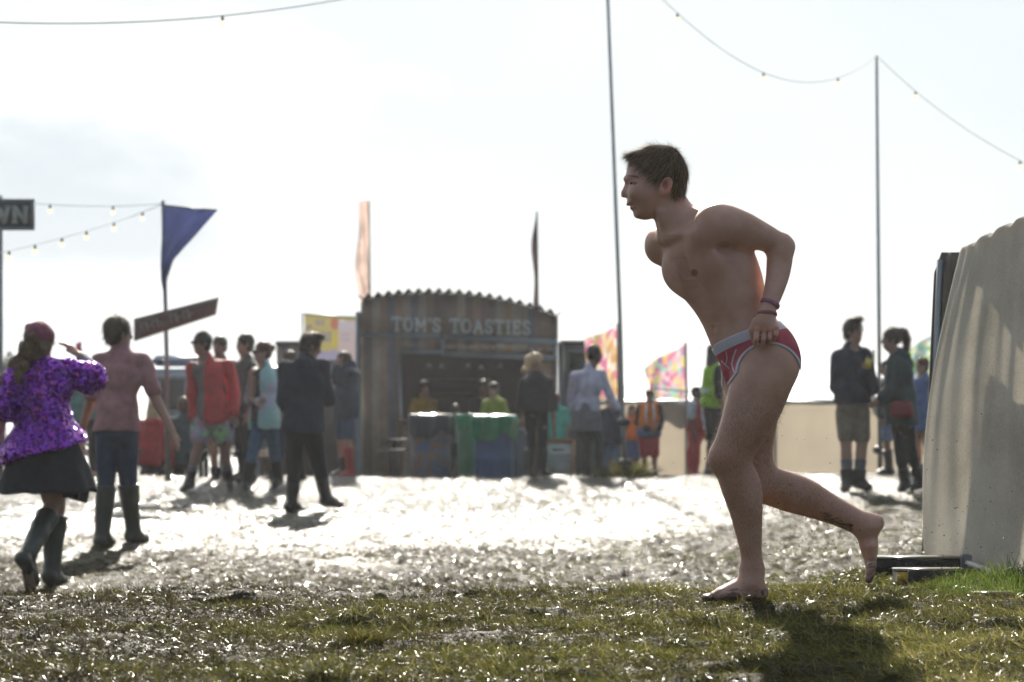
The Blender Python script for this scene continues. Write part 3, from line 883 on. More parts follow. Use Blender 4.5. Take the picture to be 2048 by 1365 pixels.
# brows, lashes with socket shade, lips, ear and finger shade, flushed ear and knuckles
bx = (px - 1265) / 13.0; by = py - (354.5 - 2.0 * (1 - bx ** 2) + 1.5 * bx)
blot((1 - sstep(1.0, 3.0, np.abs(by))) * (1 - sstep(.6, 1.1, np.abs(bx))) * (dy < .06), (.34, .30, .28))
e = np.hypot((px - 1268.5) / 7.0, (py - 367) / 4.0); blot((1 - sstep(.5, 1.1, e)) * (dy < .06), (.30, .27, .26))  # lashes and eye-socket shade tinted into the skin
lip = np.minimum(np.hypot((px - 1258) / 11, (py - 409.5) / 2.6), np.hypot((px - 1265) / 8, (py - 416) / 3.2)); blot((1 - sstep(.7, 1.1, lip)) * (px < 1272), (.88, .70, .70))
ear = np.hypot((px - 1330.5) / 8, (py - 371) / 12); blot((1 - sstep(.5, 1.0, ear)) * (dy < -.065), (.62, .50, .48))  # shade of the ear's hollow put into the tint
ear = np.hypot((px - 1332) / 13, (py - 373) / 21); blot((1 - sstep(.7, 1.1, ear)) * (np.abs(dy) > .065), (1.05, .80, .76))
blot((1 - sstep(6, 16, np.hypot((px - 1532) * .5, py - 661))) * (dy < -.18), (1.0, .86, .84))
for gx0, gx1 in ((1521, 1519), (1534.5, 1532.5), (1547, 1544)):
    gx = gx0 + (gx1 - gx0) * (py - 662) / 22; blot((1 - sstep(.6, 2.4, np.abs(px - gx))) * (py > 664) * (py < 690) * (dy < -.17), (.50, .44, .42))  # shade between the fingers drawn as dark tint lines
leg = sstep(740, 860, py); blot(leg * .35, (.80, .76, .74))                                     # hairy legs look greyer
blot((1 - sstep(3, 12, np.hypot((px - 1449) * .6, py - 489))) * (dy < -.1), (.85, .8, .78))  # armpit crease shade put into the tint
mud = np.zeros(len(pos))
# splashes down the trailing shin, caked soles
s1 = (px - 1600) / 130.0; mid_ = 1016 + 50 * np.clip(s1, 0, 1)
mud = np.maximum(mud, .64 * (1 - sstep(4, 26, np.abs(py - mid_))) * sstep(1590, 1660, px) * (1 - sstep(1700, 1725, px)))
mud = np.maximum(mud, .45 * (1 - sstep(10, 55, np.hypot((px - 1570) * .6, py - 985))) * (px > 1515))
mud = np.maximum(mud, .58 * sstep(1060, 1140, py) * (px > 1700)); mud = np.maximum(mud, .47 * sstep(1754, 1764, px) * (py > 1030))
mud = np.maximum(mud, .66 * sstep(1184, 1197, py) * (px < 1560)); mud = np.maximum(mud, .57 * sstep(1155, 1185, py) * (px < 1560)); mud = np.maximum(mud, .36 * sstep(1060, 1130, py) * (px < 1560))
run = empty('person', (float(Q(1515, 0)[0]), YR, .51), 'bare-chested man in red and white briefs running barefoot, gripping his waistband', 'person')
rbody = mesh_np('body', pos, quads, None, m_skin, run, True, attrs={'tint': tint, 'mud': mud, 'hairy': .55 * sstep(755, 840, py) * (1 - sstep(1100, 1150, py)) * (1 - .6 * sstep(1650, 1720, px))})

# eyes
m_eye = plain('eye_white', (.07, .055, .05), .5); m_iris = plain('iris', (.02, .014, .01), .7)
for sg in (-1, 1):
    V, q_, t_ = spheres(np.array([Q(1268.0, 367.6, sg * .0395)]), np.array([.0108]), 12)
    eo = mesh_np('eye', V, q_, t_, m_eye, run)
    V, q_, t_ = spheres(np.array([Q(1264.0, 367.6, sg * .0440)]), np.array([.0068]), 10)
    mesh_np('iris', V, q_, t_, m_iris, eo)

# hair ------------------------------------------------------------------------
m_hair, nt, b = mat_new('brown_hair')
at = N(nt, 'ShaderNodeAttribute', attribute_name='tone')
r = ramp(nt, at.outputs['Fac'], [(0, (.060, .044, .028)), (.6, (.17, .122, .074)), (1, (.42, .30, .18))])
nt.links.new(r.outputs[0], b.inputs['Base Color']); b.inputs['Roughness'].default_value = .65; b.inputs['Specular IOR Level'].default_value = .25
tr = N(nt, 'ShaderNodeBsdfTranslucent', {'Color': r.outputs[0]})
mx = N(nt, 'ShaderNodeMixShader', {0: .18, 1: b.outputs[0], 2: tr.outputs[0]})
nt.links.new(mx.outputs[0], nt.nodes['Material Output'].inputs['Surface'])
HF = Field((Q(1240, 0)[0], YR - .11, Q(0, 405)[2]), (Q(1385, 0)[0], YR + .11, Q(0, 280)[2]), .0028)
def hair_w(px, py): return .0815 - .010 * sstep(360, 400, py) - .012 * (1 - sstep(1256, 1290, px))
inflate(HF, smooth_poly(HAIR, 1), hair_w, 40.0, 0.0, 0)
A_ = HF.F.copy(); HF.F[:] = .2
inflate(HF, smooth_poly(HEAD, 1), head_w, 44.0, 0.0, 0)
X, Y, Z = HF.grid((slice(None),) * 3)
pd = poly_sdf(smooth_poly(HAIR, 1), *np.broadcast_arrays(CXP + X[:, 0, :] / YR * FPX, HOR - (Z[0] - CAMZ) / YR * FPX)) / 590.0
hd_ = np.minimum(A_, HF.F - .0075); pd = np.broadcast_to(pd[:, None, :], hd_.shape); kk = .008
hh = np.maximum(kk - np.abs(hd_ - pd), 0) / kk
HF.F = (np.maximum(hd_, pd) + hh * hh * kk * .25).astype(np.float32)
hp, hq = HF.mesh(); hp = relax(hp, hq, 2, .5)
hair = mesh_np('hair', hp, hq, None, m_hair, run, True, attrs={'tone': np.clip(rng.normal(.25, .12, len(hp)), 0, 1)})
def strands(name, base, nrm, dirf, n, lmin, lmax, w, lift, seed, mat, parent, tone=(.35, .2), seg=4, rnd=.25):
    r = np.random.default_rng(seed); I = r.integers(0, len(base), n)
    p = base[I] + r.normal(0, .0015, (n, 3)); nn = nrm[I]; d = dirf(p, nn) + r.normal(0, rnd, (n, 3))
    d /= np.linalg.norm(d, axis=1)[:, None]; L = r.uniform(lmin, lmax, n)[:, None]; lf = r.normal(lift, abs(lift) * .5 + .02, n)[:, None]
    sd_ = np.cross(d, nn); sd_ /= np.linalg.norm(sd_, axis=1)[:, None] + 1e-9
    V = []
    for k in range(seg):
        t = k / (seg - 1); c = p + d * L * t + nn * (L * lf * (t + .3 * t * t) + .0008) + np.array((0, 0, -1.0)) * L * .12 * t * t
        ww = w * (1 - .8 * t) * .5
        V += [c - sd_ * ww, c + sd_ * ww]
    V = np.stack(V, 1).reshape(-1, 3); k = np.arange(n)[:, None] * (2 * seg)
    q_ = np.concatenate([k + np.array([[2 * j, 2 * j + 1, 2 * j + 3, 2 * j + 2]]) for j in range(seg - 1)])
    return mesh_np(name, V, q_, None, mat, parent, True, attrs={'tone': np.repeat(np.clip(r.normal(tone[0], tone[1], n), 0, 1), 2 * seg)})
def vnormals(p, q):
    n = np.cross(p[q[:, 2]] - p[q[:, 0]], p[q[:, 3]] - p[q[:, 1]]); N_ = np.zeros_like(p)
    for a in range(4):
        for c in range(3): N_[:, c] += np.bincount(q[:, a], n[:, c], len(p))
    return N_ / (np.linalg.norm(N_, axis=1)[:, None] + 1e-12)
hn = vnormals(hp, hq)
crown = Q(1348, 300)
def hdir(p, n):
    a = p - crown; a = a - (a * n).sum(1)[:, None] * n
    a /= np.linalg.norm(a, axis=1)[:, None] + 1e-6
    f = sstep(crown[0] - .02, crown[0] - .08, p[:, 0])[:, None] if False else (1 - sstep(crown[0] - .10, crown[0] - .01, p[:, 0]))[:, None]
    fw = np.array((-.75, 0, -.45)); fw = fw - (n * fw).sum(1)[:, None] * n
    return a * (1 - .6 * f) + fw * f * .8
strands('hair_strands', hp, hn, hdir, 9000, .018, .042, .0016, .05, 3, m_hair, hair, (.55, .25), rnd=.16)
top = (hn[:, 2] > .25)
strands('loose_hair', hp[top], hn[top], hdir, 1500, .015, .034, .0011, .30, 4, m_hair, hair, (.75, .2), rnd=.35)

# body hair on the legs, catching the sun
bn = vnormals(pos, quads)
lh = (py > 760) & (py < 1130) & (px < 1700)
strands('leg_hair', pos[lh], bn[lh], lambda p, n: np.tile(np.array((-.1, 0, -1.0)), (len(p), 1)), 8500, .005, .012, .0009, .9, 9, m_hair, rbody, (.9, .1), seg=3, rnd=.5)

# briefs --------------------------------------------------------------------------
F2 = Field((Q(1425, 0)[0], YR - .27, Q(0, 790)[2]), (Q(1612, 0)[0], YR + .24, Q(0, 625)[2]), .0030)
i0 = [int(round((F2.ax[k][0] - Fd.ax[k][0]) / Fd.h)) for k in range(3)]
for k in range(3): F2.ax[k] = Fd.ax[k][i0[k]:i0[k] + len(F2.ax[k])]

B = Fd.snap[i0[0]:i0[0] + len(F2.ax[0]), i0[1]:i0[1] + len(F2.ax[1]), i0[2]:i0[2] + len(F2.ax[2])] - .0042
del Fd.snap
X, Y, Z = F2.grid((slice(None),) * 3)
def briefs_curves(X, Y, Z):
    px = CXP + X / Y * FPX; py = HOR - (Z - CAMZ) / Y * FPX; dy = Y - YR
    bnd = -.327 * (px - 1510) - .945 * (py - 674) + 59 * dy + 0.0                # px above the band's middle line
    cxn, cyn, rxn, ryn = 1538.0, 745.0, 62.0, 56.0
    pxs = np.where(px < cxn, px + np.maximum(py - cyn, 0) * .75, px)
    E = (np.sqrt(((pxs - cxn) / rxn) ** 2 + (np.minimum(py - cyn, 0) / ryn) ** 2) - 1) * 58   # <0: bare thigh
    E = np.where(px > cxn, E + np.clip(py - cyn, 0, 30) * .5 * 0, E)
    nearleg = np.maximum(E, (dy + .012) * 590)
    E2 = (np.sqrt(((px - 1506) / 60.0) ** 2 + (np.minimum(py - 748, 0) / 44.0) ** 2) - 1) * 50
    farleg = np.maximum(E2, (.030 - dy) * 590)
    crotch = py - (772 - .10 * (px - 1459)) 
    return px, py, dy, bnd, nearleg, farleg, crotch
px2, py2, dy2, bnd, nl, fl, cr = briefs_curves(X, Y, Z)
k_ = 1 / 590.0
G = np.maximum(B, np.maximum(np.maximum((bnd - 10.5) * k_, -nl * k_), np.maximum(-fl * k_, cr * k_)))
F2.F = G.astype(np.float32)
bpz, bq = F2.mesh(); bpz = relax(bpz, bq, 2, .5)
ppx, ppy, pdy, pb, pnl, pfl, pcr = briefs_curves(bpz[:, 0], bpz[:, 1], bpz[:, 2])
def pl_dist(poly):
    d = np.full(len(ppx), 1e9)
    for (ax, ay), (bx, by) in zip(poly[:-1], poly[1:]):
        ex, ey = bx - ax, by - ay; t = np.clip(((ppx - ax) * ex + (ppy - ay) * ey) / (ex * ex + ey * ey), 0, 1)
        d = np.minimum(d, np.hypot(ppx - ax - ex * t, ppy - ay - ey * t))
    return d
w = np.minimum(np.where(pdy < .02, pnl - 5.5, 99), np.where(pdy > -.02, pfl - 5, 99))
w = np.minimum(w, -(pb + 10.5)); front = pdy < .03
w = np.where(front, np.minimum(w, pl_dist([(1472, 700), (1466, 716), (1463, 729), (1468, 744), (1472, 750)]) - 1.3), w)
w = np.where(front, np.minimum(w, pl_dist([(1452, 704), (1454, 716), (1452, 728)]) - .9), w)
w = np.where(front, np.minimum(w, pl_dist([(1443, 722), (1450, 730), (1458, 737)]) - 1.1), w)
m_br, nt, b = mat_new('briefs_cotton')
at = N(nt, 'ShaderNodeAttribute', attribute_name='white')
mk = N(nt, 'ShaderNodeMapRange', {'Value': at.outputs['Fac'], 'From Min': .6, 'From Max': -.6})
n = noise(nt, 30, 4)
rd = ramp(nt, n.outputs['Fac'], [(.3, (.42, .085, .115)), (.7, (.52, .12, .15))])
t2 = N(nt, 'ShaderNodeMix', {'Factor': mk.outputs[0], 'A': rd.outputs[0], 'B': (.60, .60, .69, 1)}, data_type='RGBA')
nt.links.new(t2.outputs['Result'], b.inputs['Base Color']); b.inputs['Roughness'].default_value = .9
wv = N(nt, 'ShaderNodeTexWave', {'Scale': 260.0, 'Distortion': 1.0}, bands_direction='X')
bp = N(nt, 'ShaderNodeBump', {'Height': wv.outputs['Fac'], 'Strength': .25, 'Distance': .001})
nt.links.new(bp.outputs[0], b.inputs['Normal'])
mesh_np('briefs', bpz, bq, None, m_br, run, True, attrs={'white': w})

# festival wristbands ------------------------------------------------------------------
def band(c, axis, r, width, ys, mat, name, parent):
    a = nvec(axis); e1 = nvec(np.cross(a, (0, 1, 0))); e2 = np.cross(a, e1); mb = MB(); G = []
    for i in range(25):
        t = 2 * math.pi * i / 24; o_ = r * (math.cos(t) * e1 + ys * math.sin(t) * e2)
        G.append([c + o_ * 1.00 - a * width / 2, c + o_ * 1.08 - a * width * .25, c + o_ * 1.08 + a * width * .25, c + o_ * 1.00 + a * width / 2])
    mb.sheet(G); return mb.build(name, mat, parent, True)
m_bandA, nt, b = mat_new('woven_band')
n = noise(nt, 55, 1, coord='Generated')
r_ = ramp(nt, n.outputs['Fac'], [(.45, (.30, .02, .05)), (.56, (.34, .04, .07)), (.58, (.03, .30, .12)), (.63, (.25, .45, .40))]); nt.links.new(r_.outputs[0], b.inputs['Base Color'])
m_bandB, nt, b = mat_new('printed_band')
n = noise(nt, 40, 2, coord='Generated')
r_ = ramp(nt, n.outputs['Fac'], [(.4, (.14, .03, .12)), (.5, (.30, .03, .05)), (.62, (.45, .40, .46))]); nt.links.new(r_.outputs[0], b.inputs['Base Color'])
axw = nvec(Q(1528, 648, -.18) - Q(1538, 612, -.165))
band(Q(1534, 629, -.176), axw + np.array((.25, 0, .0)), R(18.5), .014, .93, m_bandA, 'wristband', run)
band(Q(1540, 608, -.163), axw + np.array((-.30, 0, .05)) * .3, R(18.5), .015, .95, m_bandB, 'wristband', run)
# a few blades of grass stuck to the toes
# ------------------------------------------------------------------ materials of the place
m_galv = plain('galvanised_steel', (.30, .33, .35), .42, .6, .2)
m_dark = plain('dark_metal', (.035, .037, .040), .45, .3)
m_bluegrey = plain('blue_grey_paint', (.34, .43, .50), .5)
m_black = plain('black_plastic', (.02, .021, .024), .35)
m_wood = plain('weathered_wood', (.20, .13, .08), .75, 0, .35, 9, bump=.4)
m_brown = plain('brown_board', (.16, .105, .085), .7, 0, .3, 3, bump=.2)
m_cable = plain('grey_green_cable', (.22, .27, .25), .6)
m_bulb = plain('warm_bulb', (.9, .75, .5), .15, emit=(1.0, .78, .42), estr=.9)
m_white = plain('white_paint', (.72, .74, .76), .5)
m_tan = plain('tan_canvas', (.45, .38, .28), .8)
m_cream = plain('faded_letter_paint', (.72, .80, .80), .7)

def put_root(name, p, label, cat, group=None): return empty(name, p, label, cat, group)

# strokes for letters: unit square (x right, y up), each glyph with little serifs
GL = {
 'T': (.9, [[(0, 1), (.9, 1)], [(.45, 1), (.45, 0)], [(.25, 0), (.65, 0)], [(0, 1), (0, .82)], [(.9, 1), (.9, .82)]]),
 'O': (.95, [[(.475 + .42 * math.cos(t * math.pi / 8), .5 + .5 * math.sin(t * math.pi / 8)) for t in range(17)]]),
 'M': (1.1, [[(.12, 0), (.12, 1), (.55, .25), (.98, 1), (.98, 0)], [(0, 0), (.26, 0)], [(.84, 0), (1.1, 0)], [(0, 1), (.14, 1)], [(.96, 1), (1.1, 1)]]),
 "'": (.25, [[(.14, 1), (.08, .74)]]),
 'S': (.7, [[(.62, .78), (.62, .9), (.5, 1), (.22, 1), (.06, .86), (.10, .66), (.35, .52), (.58, .38), (.64, .18), (.5, 0), (.2, 0), (.06, .1), (.06, .24)]]),
 'A': (1.0, [[(.12, 0), (.5, 1), (.88, 0)], [(.26, .36), (.74, .36)], [(0, 0), (.26, 0)], [(.74, 0), (1, 0)]]),
 'I': (.45, [[(.22, 0), (.22, 1)], [(.04, 0), (.4, 0)], [(.04, 1), (.4, 1)]]),
 'E': (.8, [[(.14, 0), (.14, 1)], [(0, 0), (.7, 0), (.72, .2)], [(0, 1), (.7, 1), (.7, .82)], [(.14, .52), (.52, .52)], [(.52, .62), (.52, .42)]]),
 'W': (1.2, [[(.1, 1), (.35, 0), (.6, .85), (.85, 0), (1.1, 1)], [(0, 1), (.25, 1)], [(.95, 1), (1.2, 1)]]),
 'N': (1.0, [[(.15, 0), (.15, 1), (.85, 0), (.85, 1)], [(0, 0), (.3, 0)], [(0, 1), (.18, 1)], [(.7, 1), (1, 1)]]),
 ' ': (.55, []),
}
def letter_mesh(name, ch, o, ux, uy, h, w, mat, parent, depth=.012):
    """o: lower left corner; ux, uy unit vectors; bars lie in that plane and stand proud of it"""
    n = -np.cross(ux, uy) if np.cross(ux, uy)[1] > 0 else np.cross(ux, uy); mb = MB(); sw = w; seg = 0
    for kk, st in enumerate(GL[ch][1]):
        for a, b in zip(st[:-1], st[1:]):
            A = o + ux * a[0] * h + uy * a[1] * h; B = o + ux * b[0] * h + uy * b[1] * h
            d = nvec(B - A); thin = sw * (.55 if abs(d @ ux) > .8 else 1.0); L = np.linalg.norm(B - A) + thin * .5
            seg += 1; mb.box((A + B) / 2 + n * (depth / 2 + seg * .0011), (L, thin, depth), np.stack([d, np.cross(n, d), n], 1))
    if mb.n: mb.build(name, mat, parent)
    return GL[ch][0]
def write(text, o, ux, uy, h, w, mat, parent, gap=.22, name='letter'):
    x = 0
    for ch in text:
        if ch in GL and GL[ch][1]: letter_mesh(name, ch, o + ux * x * h, ux, uy, h, w, mat, parent)
        x += GL.get(ch, (.5,))[0] + gap
    return x * h
def text_w(text, gap=.22): return sum(GL[c][0] + gap for c in text) - gap

# ------------------------------------------------------------------ the toastie hut
def hut():
    Y = 36.2; s = Y / FPX
    gz0 = float(gbase(0, Y)) - .05
    root = put_root('food_hut', (P(915, 950, Y)[0], Y, gz0), 'striped wood-clad toastie hut with corrugated curved roof and serving hatch', 'food stall')
    m, nt, b = mat_new('scrap_wood_cladding')
    t = N(nt, 'ShaderNodeTexCoord'); sp = N(nt, 'ShaderNodeSeparateXYZ', {0: t.outputs['Object']})
    q = N(nt, 'ShaderNodeMath', {0: sp.outputs[0], 1: 8.6}, operation='MULTIPLY'); fl = N(nt, 'ShaderNodeMath', {0: q.outputs[0]}, operation='FLOOR')
    wn_ = N(nt, 'ShaderNodeTexWhiteNoise', {'W': fl.outputs[0]}, noise_dimensions='1D')
    r = ramp(nt, wn_.outputs['Value'], [(0, (.20, .145, .11)), (.2, (.31, .22, .145)), (.38, (.19, .18, .20)), (.52, (.36, .30, .22)), (.68, (.26, .18, .15)), (.84, (.33, .23, .14)), (1, (.30, .27, .23))])
    r.color_ramp.interpolation = 'CONSTANT'
    nn = noise(nt, 3.2, 6, .7); mr = N(nt, 'ShaderNodeMapRange', {'Value': nn.outputs['Fac'], 'From Min': .3, 'From Max': .7, 'To Min': .6, 'To Max': 1.3})
    mu = N(nt, 'ShaderNodeMix', {'Factor': 1.0, 'A': r.outputs[0], 'B': mr.outputs[0]}, data_type='RGBA', blend_type='MULTIPLY')
    nt.links.new(mu.outputs['Result'], b.inputs['Base Color']); b.inputs['Roughness'].default_value = .8
    fr = N(nt, 'ShaderNodeMath', {0: q.outputs[0]}, operation='FRACT')
    bp = N(nt, 'ShaderNodeBump', {'Height': fr.outputs[0], 'Strength': .4, 'Distance': .01}); nt.links.new(bp.outputs[0], b.inputs['Normal'])
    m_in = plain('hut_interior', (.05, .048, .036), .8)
    xl, xr = P(722, 0, Y)[0], P(1116, 0, Y)[0]
    zf = lambda py: P(0, py, Y)[2]
    D = 2.4
    # gable board with curved top
    top = lambda x: zf(616) + (zf(606) - zf(640)) * (1 - ((x - (xl + xr) / 2 + .25) / ((xr - xl) / 2 + .1)) ** 2) * .95 - .10 * (x - xl) / (xr - xl)
    nx = 60; G = np.zeros((nx, 2, 3))
    for i in range(nx):
        x = xl + (xr - xl) * i / (nx - 1); G[i, 0] = (x, Y, zf(672) - (x - xl) / (xr - xl) * .10); G[i, 1] = (x, Y, top(x))
    MB().sheet(G, .05, (0, 1, 0)).build('gable_board', m, root)
    # corrugated roof
    ncr = 20; nx = 240; G = np.zeros((nx, 2, 3))
    for i in range(nx):
        x = xl - .04 + (xr - xl + .08) * i / (nx - 1); ph = (i / (nx - 1)) * ncr
        z = top(min(max(x, xl), xr)) + .045 + .042 * (2 * abs((ph % 1) * 2 - 1) - 1)
        G[i, 0] = (x, Y - .16, z); G[i, 1] = (x, Y + D, z)
    MB().sheet(G, .012, (0, 0, 1)).build('roof', m_dark, root)
    # front wall: left panel, right panel, beams
    hx0, hx1 = P(803, 0, Y)[0], P(1060, 0, Y)[0]
    mb = MB(); mb.box(((xl + hx0) / 2, Y + .03, (zf(672) + gz0) / 2), (hx0 - xl - .02, .05, zf(674) - gz0)); mb.build('side_panel', m, root)
    mb = MB(); mb.box(((xr + hx1) / 2, Y + .03, (zf(680) + gz0) / 2), (xr - hx1 - .02, .05, zf(684) - gz0)); mb.build('side_panel', m, root)
    mb = MB(); mb.box(((hx0 + hx1) / 2, Y + .03, (zf(846) + gz0) / 2), (hx1 - hx0 - .004, .05, zf(846) - gz0)); mb.build('counter_panel', m, root)
    MB().box(((hx0 + hx1) / 2, Y - .12, zf(842)), (hx1 - hx0 + .1, .36, .035), None, .008).build('counter_top', m_wood, root)
    mb = MB(); mb.box(((hx0 + hx1) / 2, Y + .033, zf(690)), (hx1 - hx0 - .004, .05, zf(676) - zf(703))); mb.build('header_panel', m, root)
    # pale blue frame timbers
    def beam(x0, y0, x1, y1, w, dy=-.02, name='frame_beam', mat=None):
        A, B = P(x0, y0, Y + dy), P(x1, y1, Y + dy); d = nvec(B - A); n = np.array((0, -1.0, 0)); L = np.linalg.norm(B - A)
        return MB().box((A + B) / 2, (L, w, .06), np.stack([d, np.cross(n, d), n], 1), .006).build(name, mat or m_bluegrey, root)
    beam(722, 671, 880, 672, 6 * s, -.025); beam(889, 674, 1116, 684, 9 * s, -.03); beam(797, 703, 884, 705, 7 * s, -.06); beam(884, 708, 1110, 716, 9 * s, -.062)
    beam(886, 679, 886, 704, 8 * s, -.09); beam(1110, 688, 1110, 712, 8 * s, -.09)
    beam(717, 624, 719, 960, 11 * s, -.035, 'corner_post'); beam(799, 708, 801, 846, 5 * s, -.028, 'corner_post'); beam(1121, 686, 1122, 955, 11 * s, -.035, 'corner_post'); beam(1052, 716, 1052, 800, 4 * s, -.028, 'corner_post')
    MB().box((P(998, 695, Y)[0], Y - .075, zf(697)), ((1106 - 890) * s, .015, 17 * s)).build('menu_strip', m, root)
    rr = random.Random(5); x = 893
    while x < 1100:
        w = rr.uniform(8, 22); c = P(x + w / 2, 694 + (x - 893) * .03 + rr.uniform(-.6, .6), Y); MB().box((c[0], Y - .086, c[2]), (w * s, .006, rr.uniform(3, 5) * s)).build('faded_word', m_tan, root); x += w + rr.uniform(3, 6)
    # letters
    word = "TOM'S TOASTIES"; h = 25 * s; W = text_w(word, .26) * h; ux = nvec((1, 0, -.028)); uy = np.array((0, 0, 1.0)); sc = (1060 - 785) * s / W
    write(word, np.array((P(785, 0, Y)[0], Y - .012, zf(661))), ux * sc, uy, h, .038, m_cream, root, .26)
    # interior shell
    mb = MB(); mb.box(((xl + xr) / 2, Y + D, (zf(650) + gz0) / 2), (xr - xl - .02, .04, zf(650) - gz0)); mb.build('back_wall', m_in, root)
    for x in (xl + .03, xr - .03):
        MB().box((x, Y + D / 2 + .06, (zf(650) + gz0) / 2), (.04, D - .16, zf(650) - gz0)).build('side_wall', m, root)
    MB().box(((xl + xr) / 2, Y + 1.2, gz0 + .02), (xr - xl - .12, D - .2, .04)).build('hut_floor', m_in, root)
    mb = MB(); mb.box((P(905, 0, Y)[0], Y + D - .2, zf(760)), (1.1, .25, .03)); mb.box((P(905, 0, Y)[0], Y + D - .2, zf(790)), (1.1, .25, .03)); mb.build('shelf', m_wood, root)
    # lamps under the header
    for x, y in ((858, 731), (884, 731), (936, 731), (962, 734), (1000, 731)):
        c = P(x, y, Y + .5)
        l = MB().lathe(c, [(.0, .03), (.022, .03), (.030, 0), (.055, -.035), (.050, -.04)], 14).build('lamp_shade', plain('pale_shade', (.5, .5, .48), .4) if x == 858 else bpy.data.materials['pale_shade'], root, True)
        MB().tube([c + (0, 0, .03), c + (0, 0, .24)], .004, 6).build('cord', m_dark, l)
    # flags at both ends of the roof
    return root
hut()

def flag_banner(px, y0, y1, w0, w1, Y, label, mat, side=-1, pole_base=None, name='feather_flag', seed=0):
    A = P(px, y0, Y); B = P(px + 3, pole_base or y1, Y)
    root = put_root(name, B, label, 'flag', None)
    MB().tube([B, P(px + 2, y1, Y), A], [.016, .014, .010], 8).build('flag_pole', m_dark, root)
    n = 26; G = np.zeros((n, 7, 3)); r = random.Random(seed)
    for i in range(n):
        t = i / (n - 1); y = y0 + (y1 - y0) * t
        w = w0 + (w1 - w0) * math.sin(t * math.pi * .9) + 3 * math.sin(t * 9 + seed); w = max(w, 2)
        for j in range(7):
            u = j / 6; G[i, j] = P(px + side * w * u + 2 * t, y + u * u * 2, Y + .07 * math.sin(u * 6 + t * 5 + seed))
    MB().sheet(G, .004, (0, 1, 0)).build('banner', mat, root, True)
    return root
m_peach = fabric('peach_flag_cloth', (.86, .74, .69), transl=.7, var=.2, scale=3)
flag_banner(738, 402, 613, 17, 26, 37.5, 'narrow faded peach feather flag rising behind the left end of the hut roof', m_peach, -1, 640, seed=2)
flag_banner(1074, 424, 622, 4, 10, 37.8, 'narrow edge-on pinkish feather flag rising behind the right end of the hut roof', fabric('dull_pink_flag_cloth', (.34, .24, .22), transl=.3), -1, 650, seed=5)

# ------------------------------------------------------------------ poles
def pole(pts, Y, r, label, mat=m_galv, name='tall_pole', clamps=()):
    root = put_root(name, P(pts[0][0], pts[0][1], Y), label, 'pole')
    MB().tube([P(x, y, Y) for x, y in pts], r, 12).build('shaft', mat, root, True)
    for x, y in clamps:
        c = P(x, y, Y); r = .032
        MB().lathe(c - (0, 0, .05), [(r, 0), (.075, .01), (.09, .05), (.075, .09), (r, .10)], 14).build('clamp', m_dark, root, True)
    return root
pole([(1252, 955), (1246, 850), (1240, 640), (1228, 320), (1214, -40)], 30.2, [.032, .032, .026, .022, .020], 'tall grey pole leaning left behind the running man, out of the top of the picture', clamps=((1247, 845), (1250, 926)))
pole([(1760, 958), (1758, 640), (1753, 112)], 30.5, [.030, .024, .018], 'straight grey pole behind the pair on the right carrying the string of bulbs', clamps=((1759, 900),))
pole([(336, 962), (333, 700), (326, 402)], 28.0, [.034, .026, .022], 'grey flagpole on the left carrying the blue pennant and brown board')
pole([(2, 960), (1, 700), (1, 392)], 26.0, [.03, .026, .024], 'grey post at the left edge holding the framed sign')

# blue pennant
def pennant():
    Y = 27.9
    root = put_root('pennant_flag', P(331, 600, Y), 'blue triangular pennant drooping from the flagpole on the left', 'flag')
    m = fabric('blue_flag_cloth', (.19, .23, .42), transl=.55, var=.25, scale=2.5)
    L = [(328, 412), (324, 470), (321, 530), (322, 560), (330, 603)]
    Rr = [(434, 422), (392, 470), (347, 520), (334, 560), (333, 605)]
    n = 40; G = np.zeros((n, 12, 3))
    def ip(C, t):
        k = t * (len(C) - 1); i = min(int(k), len(C) - 2); f = k - i; return (C[i][0] + (C[i + 1][0] - C[i][0]) * f, C[i][1] + (C[i + 1][1] - C[i][1]) * f)
    for i in range(n):
        t = i / (n - 1); a = ip(L, t); b_ = ip(Rr, t)
        for j in range(12):
            u = j / 11; G[i, j] = P(a[0] + (b_[0] - a[0]) * u, a[1] + (b_[1] - a[1]) * u, Y + .09 * math.sin(u * 7 + t * 6) * (u + .2))
    MB().sheet(G, .004, (0, 1, 0)).build('cloth', m, root, True)
    MB().tube([P(326, 411, Y), P(434, 421, Y)], .010, 8).build('top_spar', m_dark, root, True)
pennant()
